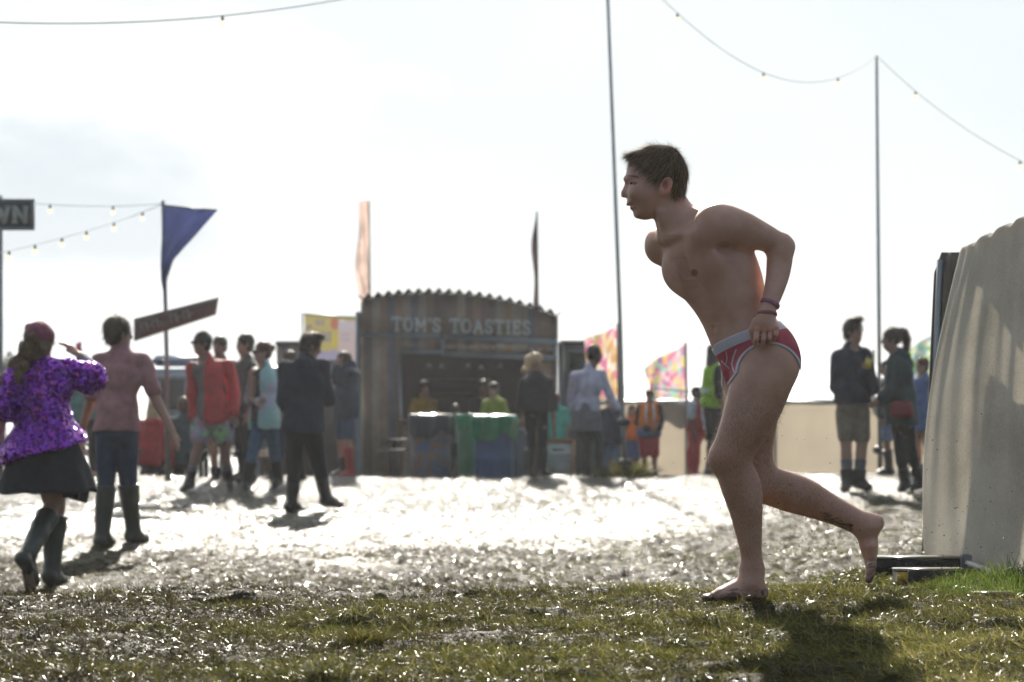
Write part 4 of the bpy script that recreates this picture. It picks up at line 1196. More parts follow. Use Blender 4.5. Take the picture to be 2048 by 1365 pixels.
# brown fingerboard
def board():
    Y = 27.8; s = Y / FPX
    A, B = P(266, 660, Y), P(434, 619, Y - .1); d = nvec(B - A); up = nvec(np.cross((0, -1, 0), d) * 1.0); up = up if up[2] > 0 else -up
    root = put_root('sign_board', P(334, 640, Y), 'tilted brown wooden board with worn lettering fixed to the flagpole', 'sign')
    c = [P(268, 638, Y), P(437, 595, Y), P(431, 630, Y), P(268, 683, Y)]
    G = np.array([[c[3], c[0]], [c[2], c[1]]]); G2 = np.zeros((12, 4, 3))
    for i in range(12):
        for j in range(4):
            u, v = i / 11, j / 3; G2[i, j] = (G[0, 0] * (1 - v) + G[0, 1] * v) * (1 - u) + (G[1, 0] * (1 - v) + G[1, 1] * v) * u
    MB().sheet(G2, .04, (0, 1, 0)).build('board', m_brown, root)
    rot = np.stack([d, up, np.cross(d, up)], 1); wl = plain('worn_letter', (.26, .24, .22), .8)
    for k, u in enumerate((.10, .16, .23, .29, .45, .52, .60, .66)):
        p = c[3] * (1 - u) + c[2] * u; q = c[0] * (1 - u) + c[1] * u; m_ = (p + q) / 2 - (0, .006, 0); mb = MB()
        if k % 2: mb.box(m_, (.02, .11, .006), rot); mb.box(m_ + d * .03 + (0, -.001, 0), (.05, .02, .006), rot)
        else: mb.box(m_, (.018, .10, .006), rot); mb.box(m_ + d * .05 + (0, -.001, 0), (.018, .09, .006), rot); mb.box(m_ + d * .025 + up * .045 + (0, -.002, 0), (.06, .018, .006), rot)
        mb.build('worn_letter', wl, root)
board()
# framed town sign
def town_sign():
    Y = 25.9; s = Y / FPX
    root = put_root('framed_sign', P(2, 460, Y), 'dark framed sign with pale capitals ending in WN at the left edge', 'sign')
    c = P(-20, 430, Y); m1 = plain('slate_board', (.075, .10, .13), .6)
    MB().box(c, (168 * s, .05, 50 * s)).build('board', m1, root)
    fr = plain('sign_frame', (.20, .22, .24), .6)
    mb = MB(); mb.box(c + (0, -.01, 28 * s), (178 * s, .08, 6 * s)); mb.box(c + (0, -.01, -28 * s), (178 * s, .08, 6 * s)); mb.box(c + (86 * s, -.012, 0), (6 * s, .078, 49.5 * s)); mb.box(c + (-86 * s, -.012, 0), (6 * s, .078, 49.5 * s))
    mb.build('frame', fr, root)
    lm = plain('pale_sign_letter', (.42, .47, .42), .7); h = 31 * s
    o = P(57, 446, Y) - np.array((text_w('WN', .18) * h, .03, 0)); write('WN', o, np.array((1.0, 0, 0)), np.array((0, 0, 1.0)), h, .045, lm, root, .18)
    o2 = o - np.array((text_w('TO', .18) * h + .2 * h, 0, 0)); write('TO', o2, np.array((1.0, 0, 0)), np.array((0, 0, 1.0)), h, .045, lm, root, .18)
town_sign()

# ------------------------------------------------------------------ string lights
def string_lights(pts, bulbs, Y0, Y1, label, r=.0038, sz=.52):
    n = len(pts); tot = pts[-1][0] - pts[0][0]
    Yat = lambda x: Y0 + (Y1 - Y0) * (x - pts[0][0]) / tot
    X = np.array([p[0] for p in pts], float); Z = np.array([p[1] for p in pts], float)
    xs_ = np.linspace(X[0], X[-1], 40); co = np.polyfit(X, Z, min(3, n - 1)); zs_ = np.polyval(co, xs_) if n > 2 else np.interp(xs_, X, Z)
    root = put_root('string_lights', P(xs_[20], zs_[20], Yat(xs_[20])), label, 'string lights')
    MB().tube([P(a, b_, Yat(a)) for a, b_ in zip(xs_, zs_)], r, 6).build('cable', m_cable, root, True)
    for x in bulbs:
        z = float(np.interp(x, xs_, zs_)); c = P(x, z, Yat(x)); k = sz
        so = MB().lathe(c - (0, 0, .09 * k), [(.001, .085 * k), (.022 * k, .085 * k), (.026 * k, .02 * k), (.020 * k, 0)], 12).build('socket', m_black, root, True)
        MB().lathe(c - (0, 0, .09 * k), [(.018 * k, .0), (.036 * k, -.030 * k), (.040 * k, -.05 * k), (.030 * k, -.075 * k), (.001, -.088 * k)], 14).build('bulb', m_bulb, root, True)
string_lights([(-60, 42), (0, 46), (200, 46), (445, 33), (560, 18), (700, -4)], [445], 16, 19, 'upper string of bulbs sagging across the top left of the sky', .0045, .42)
string_lights([(64, 407), (200, 413), (326, 408)], [100, 226], 25.9, 28, 'nearly level string of bulbs from the framed sign to the flagpole')
string_lights([(-20, 511), (70, 490), (172, 463), (285, 425), (326, 408)], [18, 70, 124, 173, 228, 285], 24, 28, 'slanting string of bulbs rising to the top of the flagpole')
string_lights([(1318, -8), (1356, 28), (1440, 95), (1527, 148), (1600, 163), (1675, 157), (1753, 113)], [1355, 1527, 1676], 26, 30.4, 'sagging string of bulbs above the running man to the straight pole')
string_lights([(1755, 113), (1830, 182), (1950, 270), (2060, 332)], [1831, 2040], 30.4, 27, 'string of bulbs running down to the right from the straight pole')

# ------------------------------------------------------------------ beige fabric fence
def fence():
    Y = 34.5; s = Y / FPX; z0 = float(gbase(2.0, Y)) - .05
    m, nt, b = mat_new('beige_screen_cloth')
    n = noise(nt, 1.2, 5); n2 = noise(nt, 60, 3)
    r = ramp(nt, n.outputs['Fac'], [(.3, (.51, .475, .42)), (.7, (.59, .55, .49))]); nt.links.new(r.outputs[0], b.inputs['Base Color']); b.inputs['Roughness'].default_value = .9
    tr = N(nt, 'ShaderNodeBsdfTranslucent', {'Color': r.outputs[0]}); mx = N(nt, 'ShaderNodeMixShader', {0: .8, 1: b.outputs[0], 2: tr.outputs[0]}); nt.links.new(mx.outputs[0], nt.nodes['Material Output'].inputs['Surface'])
    x0, x1 = 1196, 2080; nP = 5
    for k in range(nP):
        a, c = x0 + (x1 - x0) * k / nP, x0 + (x1 - x0) * (k + 1) / nP
        root = put_root('fence_panel', (P((a + c) / 2, 0, Y)[0], Y, z0), 'beige cloth-covered fence panel behind the ' + ['white-topped man', 'orange vest', 'running man\'s thigh', 'man in shorts', 'linen screen'][k], 'fence', 'beige cloth fence panels across the back of the field')
        G = np.zeros((30, 12, 3))
        for i in range(30):
            for j in range(12):
                u, v = i / 29, j / 11; x = a + 1.5 + (c - a - 3) * u; p = P(x, 0, Y); p[2] = z0 + (P(0, 807 - 2 * math.sin(u * math.pi), Y)[2] - z0) * v; p[1] = Y + .012 * math.sin(u * 19 + k) + .02 * math.sin(v * 6 + u * 3 + k); G[i, j] = p
        MB().sheet(G, .004, (0, 1, 0)).build('screen_cloth', m, root, True)
        zt = P(0, 804, Y)[2]
        mb = MB()
        for px_ in (a + 1, c - 1): mb.tube([(P(px_, 0, Y)[0], Y + .06, z0), (P(px_, 0, Y)[0], Y + .06, zt)], .019, 8)
        mb.tube([(P(a + 1, 0, Y)[0], Y + .06, zt), (P(c - 1, 0, Y)[0], Y + .06, zt)], .017, 8)
        mb.build('tube_frame', m_galv, root, True)
    # white tent roofs showing just above the fence
    for a, c, yy, lab in ((1256, 1412, 797, 'low white tent roof glinting above the fence left of the running man'), (1560, 1668, 793, 'low white tent roof glinting above the fence right of the running man')):
        Yt = 46; root = put_root('marquee', (P((a + c) / 2, 0, Yt)[0], Yt + 2, float(gbase(2, Yt))), lab, 'tent')
        xa, xb = P(a, 0, Yt)[0], P(c, 0, Yt)[0]; z = P(0, yy, Yt)[2]; zb = float(gbase(2, Yt)) - .3
        V = [(xa, Yt, z - .07), (xb, Yt, z - .07), (xb, Yt + 4, z - .07), (xa, Yt + 4, z - .07), (xa + .4, Yt + 2, z + .10), (xb - .4, Yt + 2, z + .10)]
        MB().add(V, [(0, 1, 5, 4), (2, 3, 4, 5)], [(1, 2, 5), (3, 0, 4)]).build('roof', m_white, root)
        mb = MB(); mb.box(((xa + xb) / 2, Yt + .1, (z + zb) / 2 - .05), (xb - xa - .1, .05, z - zb - .15)); mb.box(((xa + xb) / 2, Yt + 3.9, (z + zb) / 2 - .05), (xb - xa - .1, .05, z - zb - .15)); mb.build('wall', m_white, root)
fence()
# scaffold rail in front of the patchwork flags
root = put_root('guy_rail', P(1310, 790, 34.2), 'thin dark rail running above the fence past the patchwork flags', 'rail')
MB().tube([P(1190, 773, 34.2), P(1310, 778, 34.2), P(1440, 788, 34.2), P(1560, 794, 34.2), P(1668, 802, 34.2)], .010, 6).build('rail_tube', m_cable, root, True)

# patchwork flags
def patch_flag(corners, base, Y, cols, label, seed, waves=.12):
    """corners: top-left, top-right(pole), bottom-right(pole), bottom-left"""
    m, nt, b = mat_new('patchwork_cloth')
    at = N(nt, 'ShaderNodeAttribute', attribute_name='patch'); nt.links.new(at.outputs['Color'], b.inputs['Base Color']); b.inputs['Roughness'].default_value = .85
    tr = N(nt, 'ShaderNodeBsdfTranslucent', {'Color': at.outputs['Color']}); mx = N(nt, 'ShaderNodeMixShader', {0: .6, 1: b.outputs[0], 2: tr.outputs[0]}); nt.links.new(mx.outputs[0], nt.nodes['Material Output'].inputs['Surface'])
    r = random.Random(seed); na, nb = 64, 64; cells = 9; C = [[r.choice(cols) for _ in range(cells)] for _ in range(cells)]
    tl, trc, br, bl = [np.array(c, float) for c in corners]
    V = []; A = []
    for i in range(na):
        for j in range(nb):
            u, v = i / (na - 1), j / (nb - 1)
            p = (tl * (1 - u) + trc * u) * (1 - v) + (bl * (1 - u) + br * u) * v
            p = p + np.array((0, (6 * math.sin(u * 5 + seed) * (1 - u) + 3 * math.sin(v * 9) * (1 - u))))
            V.append(P(p[0], p[1], Y + waves * math.sin(u * 8 + v * 3) * (1.1 - u)))
            c = C[min(int(u * cells), cells - 1)][min(int((v + .07 * math.sin(u * 9)) % 1 * cells), cells - 1)]; f = r.uniform(.85, 1.1); A.append((c[0] * f, c[1] * f, c[2] * f, 1))
    q_ = [(i * nb + j, (i + 1) * nb + j, (i + 1) * nb + j + 1, i * nb + j + 1) for i in range(na - 1) for j in range(nb - 1)]
    root = put_root('patchwork_flag', P(*base, Y), label, 'flag', 'patchwork flags behind the fence')
    mesh_np('cloth', np.array(V), q_, None, m, root, True, attrs={'patch': np.array(A)})
    MB().tube([P(*base, Y), P(trc[0] + 1, trc[1] - 4, Y)], .02, 8).build('flag_pole', m_wood, root, True)
OR = [(0.552, 0.332, 0.160), (0.607, 0.405, 0.203), (0.582, 0.490, 0.368), (0.693, 0.632, 0.583), (0.576, 0.191, 0.331), (0.501, 0.281, 0.128), (0.454, 0.374, 0.270), (0.608, 0.516, 0.271)]
PK = [(0.576, 0.191, 0.331), (0.648, 0.373, 0.464), (0.636, 0.513, 0.219), (0.318, 0.502, 0.440), (0.384, 0.219, 0.414), (0.616, 0.372, 0.200), (0.641, 0.519, 0.550), (0.287, 0.471, 0.502), (0.502, 0.532, 0.226)]
GN = [(0.199, 0.383, 0.138), (0.478, 0.521, 0.325), (0.233, 0.416, 0.386), (0.560, 0.584, 0.548), (0.320, 0.473, 0.197), (0.270, 0.374, 0.454)]
patch_flag([(1168, 684), (1235, 651), (1236, 800), (1180, 800)], (1238, 960), 33.8, OR, 'orange and gold patchwork flag beside the foot of the leaning pole', 4)
patch_flag([(1288, 736), (1370, 690), (1376, 800), (1306, 800)], (1378, 960), 35.2, PK, 'pink and purple patchwork flag flying above the orange vest', 9)
patch_flag([(1728, 716), (1746, 704), (1748, 790), (1730, 790)], (1749, 960), 35.0, GN, 'small teal patchwork flag between the man in shorts and the straight pole', 12, .05)
patch_flag([(1815, 700), (1900, 655), (1905, 770), (1820, 770)], (1906, 960), 35.4, GN, 'green patchwork flag half hidden behind the linen screen', 15)

# ------------------------------------------------------------------ grey stall right of the hut, poster, container
def stall():
    Y = 36.8; s = Y / FPX; z0 = float(gbase(0, Y)) - .1
    root = put_root('market_stall', (P(1155, 0, Y)[0], Y, z0), 'grey stall with dark window right of the toastie hut', 'food stall')
    zf = lambda py: P(0, py, Y)[2]
    mg = plain('grey_green_panel', (.22, .26, .26), .6)
    x0, x1 = P(1130, 0, Y)[0], P(1228, 0, Y)[0]
    mb = MB(); mb.box(((x0 + x1) / 2, Y + .9, (zf(688) + z0) / 2), (x1 - x0, 1.8, zf(688) - z0)); mb.build('wall', mg, root)
    MB().box(((x0 + x1) / 2, Y + .9, zf(685)), (x1 - x0 + .12, 1.95, .05)).build('roof', m_dark, root)
    f = MB().box(((x0 + x1) / 2 - .05, Y - .01, zf(740)), ((x1 - x0) * .7, .03, zf(705) - zf(775))).build('window', plain('dark_glass', (.015, .035, .035), .15), root)
    mb = MB()
    for yy in (703, 777): mb.box(((x0 + x1) / 2 - .05, Y - .03, zf(yy)), ((x1 - x0) * .74, .03, .03))
    mb.build('window_frame', m_bluegrey, f)
stall()
def container():
    Y = 39.5; s = Y / FPX; z0 = float(gbase(-3, Y)) - .1
    root = put_root('storage_container', (P(585, 0, Y)[0], Y, z0), 'plain brown-grey container behind the man in the navy coat', 'container')
    zt = P(0, 684, Y)[2]; x0, x1 = P(553, 0, Y)[0], P(716, 0, Y)[0]
    MB().box(((x0 + x1) / 2, Y + 1.2, (zt + z0) / 2), (x1 - x0, 2.4, zt - z0)).build('body', plain('container_paint', (.17, .15, .15), .6), root)
    mb = MB()
    for k in range(14): mb.box((x0 + (x1 - x0) * (k + .5) / 14, Y - .012, (zt + z0) / 2), (.05, .03, (zt - z0) * .94))
    mb.build('ribs', plain('container_rib', (.19, .17, .165), .6), root)
    mb = MB(); mb.box(((x0 + x1) / 2, Y - .02, zt - .03), (x1 - x0 + .02, .05, .08)); mb.build('top_rail', m_dark, root)
container()
def poster():
    Y = 36.4; s = Y / FPX
    root = put_root('banner_poster', P(660, 950, Y), 'yellow, orange and lilac food poster on poles left of the hut', 'poster')
    G = np.zeros((20, 12, 3)); cl_ = []
    m, nt, b = mat_new('poster_print'); at = N(nt, 'ShaderNodeAttribute', attribute_name='print'); nt.links.new(at.outputs['Color'], b.inputs['Base Color']); b.inputs['Roughness'].default_value = .6
    tr = N(nt, 'ShaderNodeBsdfTranslucent', {'Color': at.outputs['Color']}); mx = N(nt, 'ShaderNodeMixShader', {0: .22, 1: b.outputs[0], 2: tr.outputs[0]}); nt.links.new(mx.outputs[0], nt.nodes['Material Output'].inputs['Surface'])
    nx, nz_ = 110, 90; V = []; A = []
    for i in range(nx):
        for j in range(nz_):
            u, v = i / (nx - 1), j / (nz_ - 1); x = 609 + u * 102; y = 629 + 7 * u + v * 88
            V.append(P(x, y, Y)); c = (.50, .43, .17)
            if v > .8: c = (.36, .34, .50)
            if x > 677 and v > .08: c = (.56, .52, .60) if y < 662 else (.58, .48, .52)
            if math.hypot((x - 669) / 8, (y - 648) / 12) < 1: c = (.50, .20, .13)
            if 662 < x < 676 and 668 < y < 692: c = (.56, .47, .10)
            if 663 < x < 676 and y > 700: c = (.36, .34, .50)
            st = (x * 1.0) % 7 < 3.6
            if 631 < x < 648 and 640 < y < 652 and st: c = (.22, .20, .30)
            if 612 < x < 624 and 650 < y < 662 and abs(math.hypot(x - 620, y - 660) - 7) < 2.2: c = (.20, .20, .34)
            if 640 < x < 662 and 664 < y < 684 and st: c = (.20, .20, .34)
            if 682 < x < 700 and (668 < y < 671 or 678 < y < 682) and (x % 5 < 3.4): c = (.34, .32, .42)
            if 690 > x > 680 and 640 < y < 643: c = (.7, .7, .75)
            A.append((*c, 1))
    q_ = [(i * nz_ + j, (i + 1) * nz_ + j, (i + 1) * nz_ + j + 1, i * nz_ + j + 1) for i in range(nx - 1) for j in range(nz_ - 1)]
    mesh_np('printed_sheet', np.array(V), q_, None, m, root, False, attrs={'print': np.array(A)})
    for x in (605, 713): MB().tube([P(x, 960, Y + .02), P(x, 627, Y + .02)], .013, 8).build('post', m_galv, root, True)
    MB().tube([P(605, 628, Y + .02), P(713, 635, Y + .02)], .010, 8).build('top_bar', m_galv, root, True)
poster()

# ------------------------------------------------------------------ bins, benches, sandwich board in front of the hut
def barrel(px, ytop, ybot, w, Y, mat, label, bagmat=None, bag=30):
    s = Y / FPX; c = P(px, ybot, Y); c[2] = float(gbase(c[0], Y)) - .02; zt = P(0, ytop, Y)[2]; r = w / 2 * s; h = zt - c[2]
    root = put_root('drum_bin', c, label, 'bin')
    prof = [(0.01, 0), (r * .97, 0), (r, .02)]
    for k in (1, 2): prof += [(r, h * k / 3 - .03), (r * 1.035, h * k / 3), (r, h * k / 3 + .03)]
    prof += [(r, h - .03), (r * 1.03, h - .015), (r * 1.03, h), (r * .95, h), (r * .95, h - .25), (.01, h - .25)]
    MB().lathe(c, prof, 32).build('drum', mat, root, True)
    if bagmat:
        rr = np.random.default_rng(int(px)); G = np.zeros((49, 9, 3)); hb = bag * s
        for i in range(49):
            t = 2 * math.pi * i / 48
            for j in range(9):
                v = j / 8; wv_ = 1 + .05 * math.sin(t * 9 + v * 2) + .04 * math.sin(t * 5 + 1)
                zz = (.035 * math.sin(v * math.pi)) - hb * max(0, v - .2) / .8 * (1 + .18 * math.sin(t * 3 + px) + .10 * math.sin(t * 7))
                ra = r * (.96 + .16 * min(v * 3, 1) + .05 * math.sin(v * 3)) * wv_
                G[i, j] = c + (ra * math.cos(t), ra * math.sin(t), h + .012 + zz)
        G[-1] = G[0]
        MB().sheet(G).build('bin_liner', bagmat, root, True)
m_bagb = plain('black_bin_liner', (.035, .04, .055), .22); m_bagg = plain('green_bin_liner', (.02, .24, .11), .25, 0, .3)
m_gb = plain('green_drum', (.04, .20, .10), .4); m_bb = plain('blue_drum', (.05, .12, .27), .4); m_gr = plain('grey_drum', (.12, .15, .20), .45)
m_mul, nt, b = mat_new('painted_drum'); n = noise(nt, 4.5, 2); r_ = ramp(nt, n.outputs['Fac'], [(.35, (.16, .17, .20)), (.47, (.22, .10, .08)), (.53, (.20, .17, .10)), (.57, (.08, .14, .24)), (.7, (.17, .18, .2))]); r_.color_ramp.interpolation = 'CONSTANT'; nt.links.new(r_.outputs[0], b.inputs['Base Color'])
barrel(862, 832, 960, 78, 31.3, m_mul, 'painted grey drum bin with a black liner, leftmost in front of the hut', m_bagb, 42)
barrel(938, 832, 960, 46, 31.9, m_gb, 'plain green drum bin between the painted and the blue drums', m_bagg, 26)
barrel(988, 834, 960, 78, 31.2, m_bb, 'blue drum bin with a bright green liner hanging over its rim', m_bagg, 44)
barrel(1038, 858, 960, 34, 32.0, m_gr, 'small dark grey drum standing right of the blue drum', None)
def bench(px0, px1, yt, Y, label, mat=None, tab=False):
    a, b_ = P(px0, yt, Y), P(px1, yt, Y); z0 = float(gbase(a[0], Y)) - .02; z = a[2]; root = put_root('picnic_table' if tab else 'bench', ((a[0] + b_[0]) / 2, Y, z0), label, 'table' if tab else 'bench')
    mb = MB()
    for k in range(5 if tab else 2): mb.box(((a[0] + b_[0]) / 2, Y + (k - (2 if tab else .5)) * .15, z), (b_[0] - a[0], .135, .04), None, .006)
    mb.build('table_top' if tab else 'seat', mat or m_wood, root)
    for x in (a[0] + .15, b_[0] - .15):
        mb = MB(); mb.box((x, Y - .28 if tab else Y - .12, (z + z0) / 2 - .01), (.06, .05, z - z0 - .05)); mb.box((x + .0, Y + .28 if tab else Y + .12, (z + z0) / 2 - .01), (.06, .05, z - z0 - .05)); mb.box((x + .001, Y, z - .05), (.055, .5 if tab else .2, .05)); mb.build('leg', mat or m_wood, root)
    if tab:
        for yy in (-.7, .7): MB().box(((a[0] + b_[0]) / 2, Y + yy, z0 + .44), (b_[0] - a[0], .22, .04), None, .006).build('seat', mat or m_wood, root)
m_dwood = plain('dark_stained_wood', (.07, .055, .045), .6, 0, .3, 8, bump=.3)
bench(760, 815, 880, 32.4, 'dark wooden picnic table between the hut wall and the drums', m_dwood, True)
bench(385, 470, 905, 32.8, 'dark wooden picnic table behind the man in the red jacket', m_dwood, True)
bench(176, 300, 908, 32.6, 'dark wooden picnic table where the person in red sits', m_dwood, True)
bench(470, 552, 912, 33.4, 'wooden picnic table behind the woman in the shiny jacket', m_wood, True)
def sandwich():
    Y = 32.2; c = P(1116, 955, Y); c[2] = float(gbase(c[0], Y)); s = Y / FPX
    root = put_root('sandwich_board', c, 'low wooden framed menu board with pale panel right of the blonde woman', 'sign')
    zt = P(0, 884, Y)[2]; h = zt - c[2]; w = 62 * s
    mp_ = plain('pale_menu', (.40, .46, .44), .7)
    for sg, nm in ((-1, 'front_panel'), (1, 'rear_panel')):
        G = np.array([[c + (-w / 2, sg * .24, .03), c + (-w / 2, sg * .02, h)], [c + (w / 2, sg * .24, .03), c + (w / 2, sg * .02, h)]]); MB().sheet(G, .015, (0, 1, 0)).build(nm, mp_, root)
    mb = MB()
    for x in (-w / 2, w / 2): mb.tube([c + (x, -.26, 0), c + (x, -.035, h + .01)], .024, 6)
    mb.tube([c + (-w / 2, -.035, h + .01), c + (w / 2, -.035, h + .01)], .024, 6); mb.tube([c + (-w / 2, -.245, .06), c + (w / 2, -.245, .06)], .024, 6); mb.build('frame', plain('orange_wood', (.30, .17, .07), .6), root)
    mb = MB(); r = random.Random(8)
    for k, (y, wd) in enumerate(((.80, .16), (.66, .34), (.58, .28), (.50, .32), (.36, .2))): mb.box(c + (0, -.24 + .21 * y, h * y), (wd, .004, .03 if k == 0 else .014))
    mb.build('menu_text', plain('dark_menu_ink', (.12, .14, .14), .8), root)
sandwich()

# ------------------------------------------------------------------ van at the left
def van():
    Y = 37.0; s = Y / FPX; z0 = float(gbase(-5, Y))
    root = put_root('delivery_van', (P(355, 0, Y)[0], Y, z0), 'pale blue-grey van parked behind the flagpole, seen from the side', 'van')
    zf = lambda py: P(0, py, Y)[2]; mw = plain('van_paint', (.36, .42, .50), .35)
    X = lambda p: P(p, 0, Y)[0]
    prof = [(296, 905), (296, 790), (303, 745), (310, 738), (560, 736), (562, 905)]
    def side(dy): return [np.array((X(x), Y + dy, zf(y))) for x, y in prof]
    A, B = side(0), side(1.9); n = len(A); mb = MB(); V = A + B
    q_ = [(i, (i + 1) % n, n + (i + 1) % n, n + i) for i in range(n)]
    mb.add(V, q_); c0 = mb.n; mb.add([(X(430), Y, zf(830)), (X(430), Y + 1.9, zf(830))]); mb.t += [[c0, (i + 1) % n, i] for i in range(n)] + [[c0 + 1, n + i, n + (i + 1) % n] for i in range(n)]
    body = mb.build('body', mw, root)
    MB().box((X(350), Y + .95, zf(722)), (105 * s, 1.5, 22 * s), None, .08).build('roof_box', mw, root)
    MB().box((X(325), Y - .012, zf(724)), (30 * s, .03, 8 * s), None, .01).build('roof_vent', m_black, root)
    w = MB().box((X(345), Y - .01, zf(790)), (48 * s, .03, 60 * s), None, .01).build('side_window', plain('van_glass', (.10, .09, .07), .15), root)
    MB().box((X(430), Y - .02, zf(752)), (255 * s, .05, 5 * s)).build('chrome_strip', m_white, root)
    for x in (330, 520):
        wc = np.array((X(x), Y - .02, z0 + .30)); mb = MB(); prof2 = []
        ty = MB(); V = []; nn = 24
        for rr_, d in ((.16, -.06), (.30, -.05), (.33, 0), (.33, .16), (.30, .2)):
            for k in range(nn): t = 2 * math.pi * k / nn; V.append(wc + (rr_ * math.cos(t), d, rr_ * math.sin(t)))
        ty.add(V, [(i * nn + k, i * nn + (k + 1) % nn, (i + 1) * nn + (k + 1) % nn, (i + 1) * nn + k) for i in range(4) for k in range(nn)])
        wh = ty.build('wheel', m_black, root, True)
        V = [wc + (0, -.05, 0)] + [wc + (.17 * math.cos(2 * math.pi * k / nn), -.055, .17 * math.sin(2 * math.pi * k / nn)) for k in range(nn)]
        MB().add(V, [], [(0, 1 + (k + 1) % nn, 1 + k) for k in range(nn)]).build('rim', m_galv, wh)
van()
# red gas cylinders / crates at far left
def red_thing():
    Y = 33.5
    for i, (px, lab) in enumerate(((201, 'red drum with a white band beyond the purple sequin top'),)):
        c = P(px, 960, Y); c[2] = float(gbase(c[0], Y)); root = put_root('red_drum', c, lab, 'drum')
        h = P(0, 912, Y)[2] - c[2]; MB().lathe(c, [(.01, 0), (.10, 0), (.11, .02), (.11, h - .05), (.09, h), (.01, h + .01)], 20).build('drum', plain('red_paint', (.50, .03, .02), .35), root, True)
        MB().lathe(c, [(.112, h * .55), (.114, h * .56), (.114, h * .72), (.112, h * .73)], 20).build('white_band', m_white, root, True)
red_thing()

# bare hanging twigs beside the flagpole and distant trees
def bare_tree(px, ytop, ybase, Y, label, seed, hgt_w):
    r = random.Random(seed); base = P(px, ybase, Y); base[2] = float(gbase(base[0], Y)); root = put_root('bare_tree', base, label, 'tree')
    mb = MB(); top_z = P(0, ytop, Y)[2]; tw = MB()
    def grow(p, d, L, rad, depth):
        pts = [p]; q = p; dd = d
        for k in range(4):
            dd = nvec(dd + np.array([r.gauss(0, .16) for _ in range(3)])); q = q + dd * L / 4; pts.append(q)
        (mb if depth < 2 else tw).tube(pts, [rad, rad * .9, rad * .8, rad * .7, rad * .6], 6 if depth < 2 else 4, False)
        if depth < 4:
            for k in range(3 if depth < 3 else 4):
                nd = nvec(dd + np.array([r.gauss(0, .65), r.gauss(0, .65), r.gauss(.05, .45)])); grow(pts[r.choice((2, 3, 4))], nd, L * .62, rad * .5, depth + 1)
    grow(base, np.array((0, 0, 1.0)), (top_z - base[2]) * .5, .05, 0)
    mb.build('trunk', m_wood, root, True); tw.build('twigs', m_brown, root, True)
bare_tree(372, 650, 960, 40.0, 'thin bare tree with fine twigs behind the flagpole', 3, 1)
def leafy(px, ytop, w, Y, label, seed, mat):
    base = P(px, 800, Y); base[2] = float(gbase(base[0], Y)); root = put_root('leafy_tree', base, label, 'tree', 'trees far off beyond the field')
    h = P(0, ytop, Y)[2] - base[2]; R_ = w * Y / FPX / 2; r = np.random.default_rng(seed)
    MB().tube([base, base + (0, 0, h * .5), base + (R_ * .1, 0, h * .8)], [R_ * .12, R_ * .09, R_ * .03], 8).build('trunk', m_wood, root, True)
    n = 5200; cc = np.stack([r.normal(0, .55, 26), r.normal(0, .5, 26), r.uniform(-.9, .75, 26)], 1); I = r.integers(0, 26, n)
    d = r.normal(size=(n, 3)); d /= np.linalg.norm(d, axis=1)[:, None]; p = cc[I] + d * (.30 * r.random(n) ** .3)[:, None]
    p = p * np.array((R_, R_, h * .28)) + base + np.array((0, 0, h * .70)); a = r.normal(size=(n, 3)); b_ = r.normal(size=(n, 3)); sz = R_ * .09
    a = a / np.linalg.norm(a, axis=1)[:, None] * sz; b_ = b_ / np.linalg.norm(b_, axis=1)[:, None] * sz
    V = np.stack([p, p + a, p + a + b_, p + b_], 1).reshape(-1, 3); mesh_np('crown', V, np.arange(n * 4).reshape(-1, 4), None, mat, root, False, attrs={'tone': np.repeat(r.random(n), 4)})
m_leaf = grass_mat('tree_leaves', [(0, (.02, .045, .015)), (1, (.07, .12, .04))], .5, .3, .3)
for px, yt, w, Y, lab in ((10, 690, 60, 70, 'dark distant tree at the left edge beside the beanie'), (-60, 700, 90, 75, 'dark distant tree beyond the left edge'), (1650, 786, 30, 140, 'tiny distant tree above the fence left of the man in shorts'), (1600, 792, 24, 150, 'tiny distant bush top above the white tent roof')):
    leafy(px, yt, w, Y, lab, px + 500, m_leaf)
# a red flag tip far left
flag_banner(161, 684, 712, 3, 14, 38, 'small red flag tip showing above the pink shirt shoulder', fabric('red_flag_cloth', (.60, .06, .10), transl=.4), -1, 960, 'small_flag', 1)

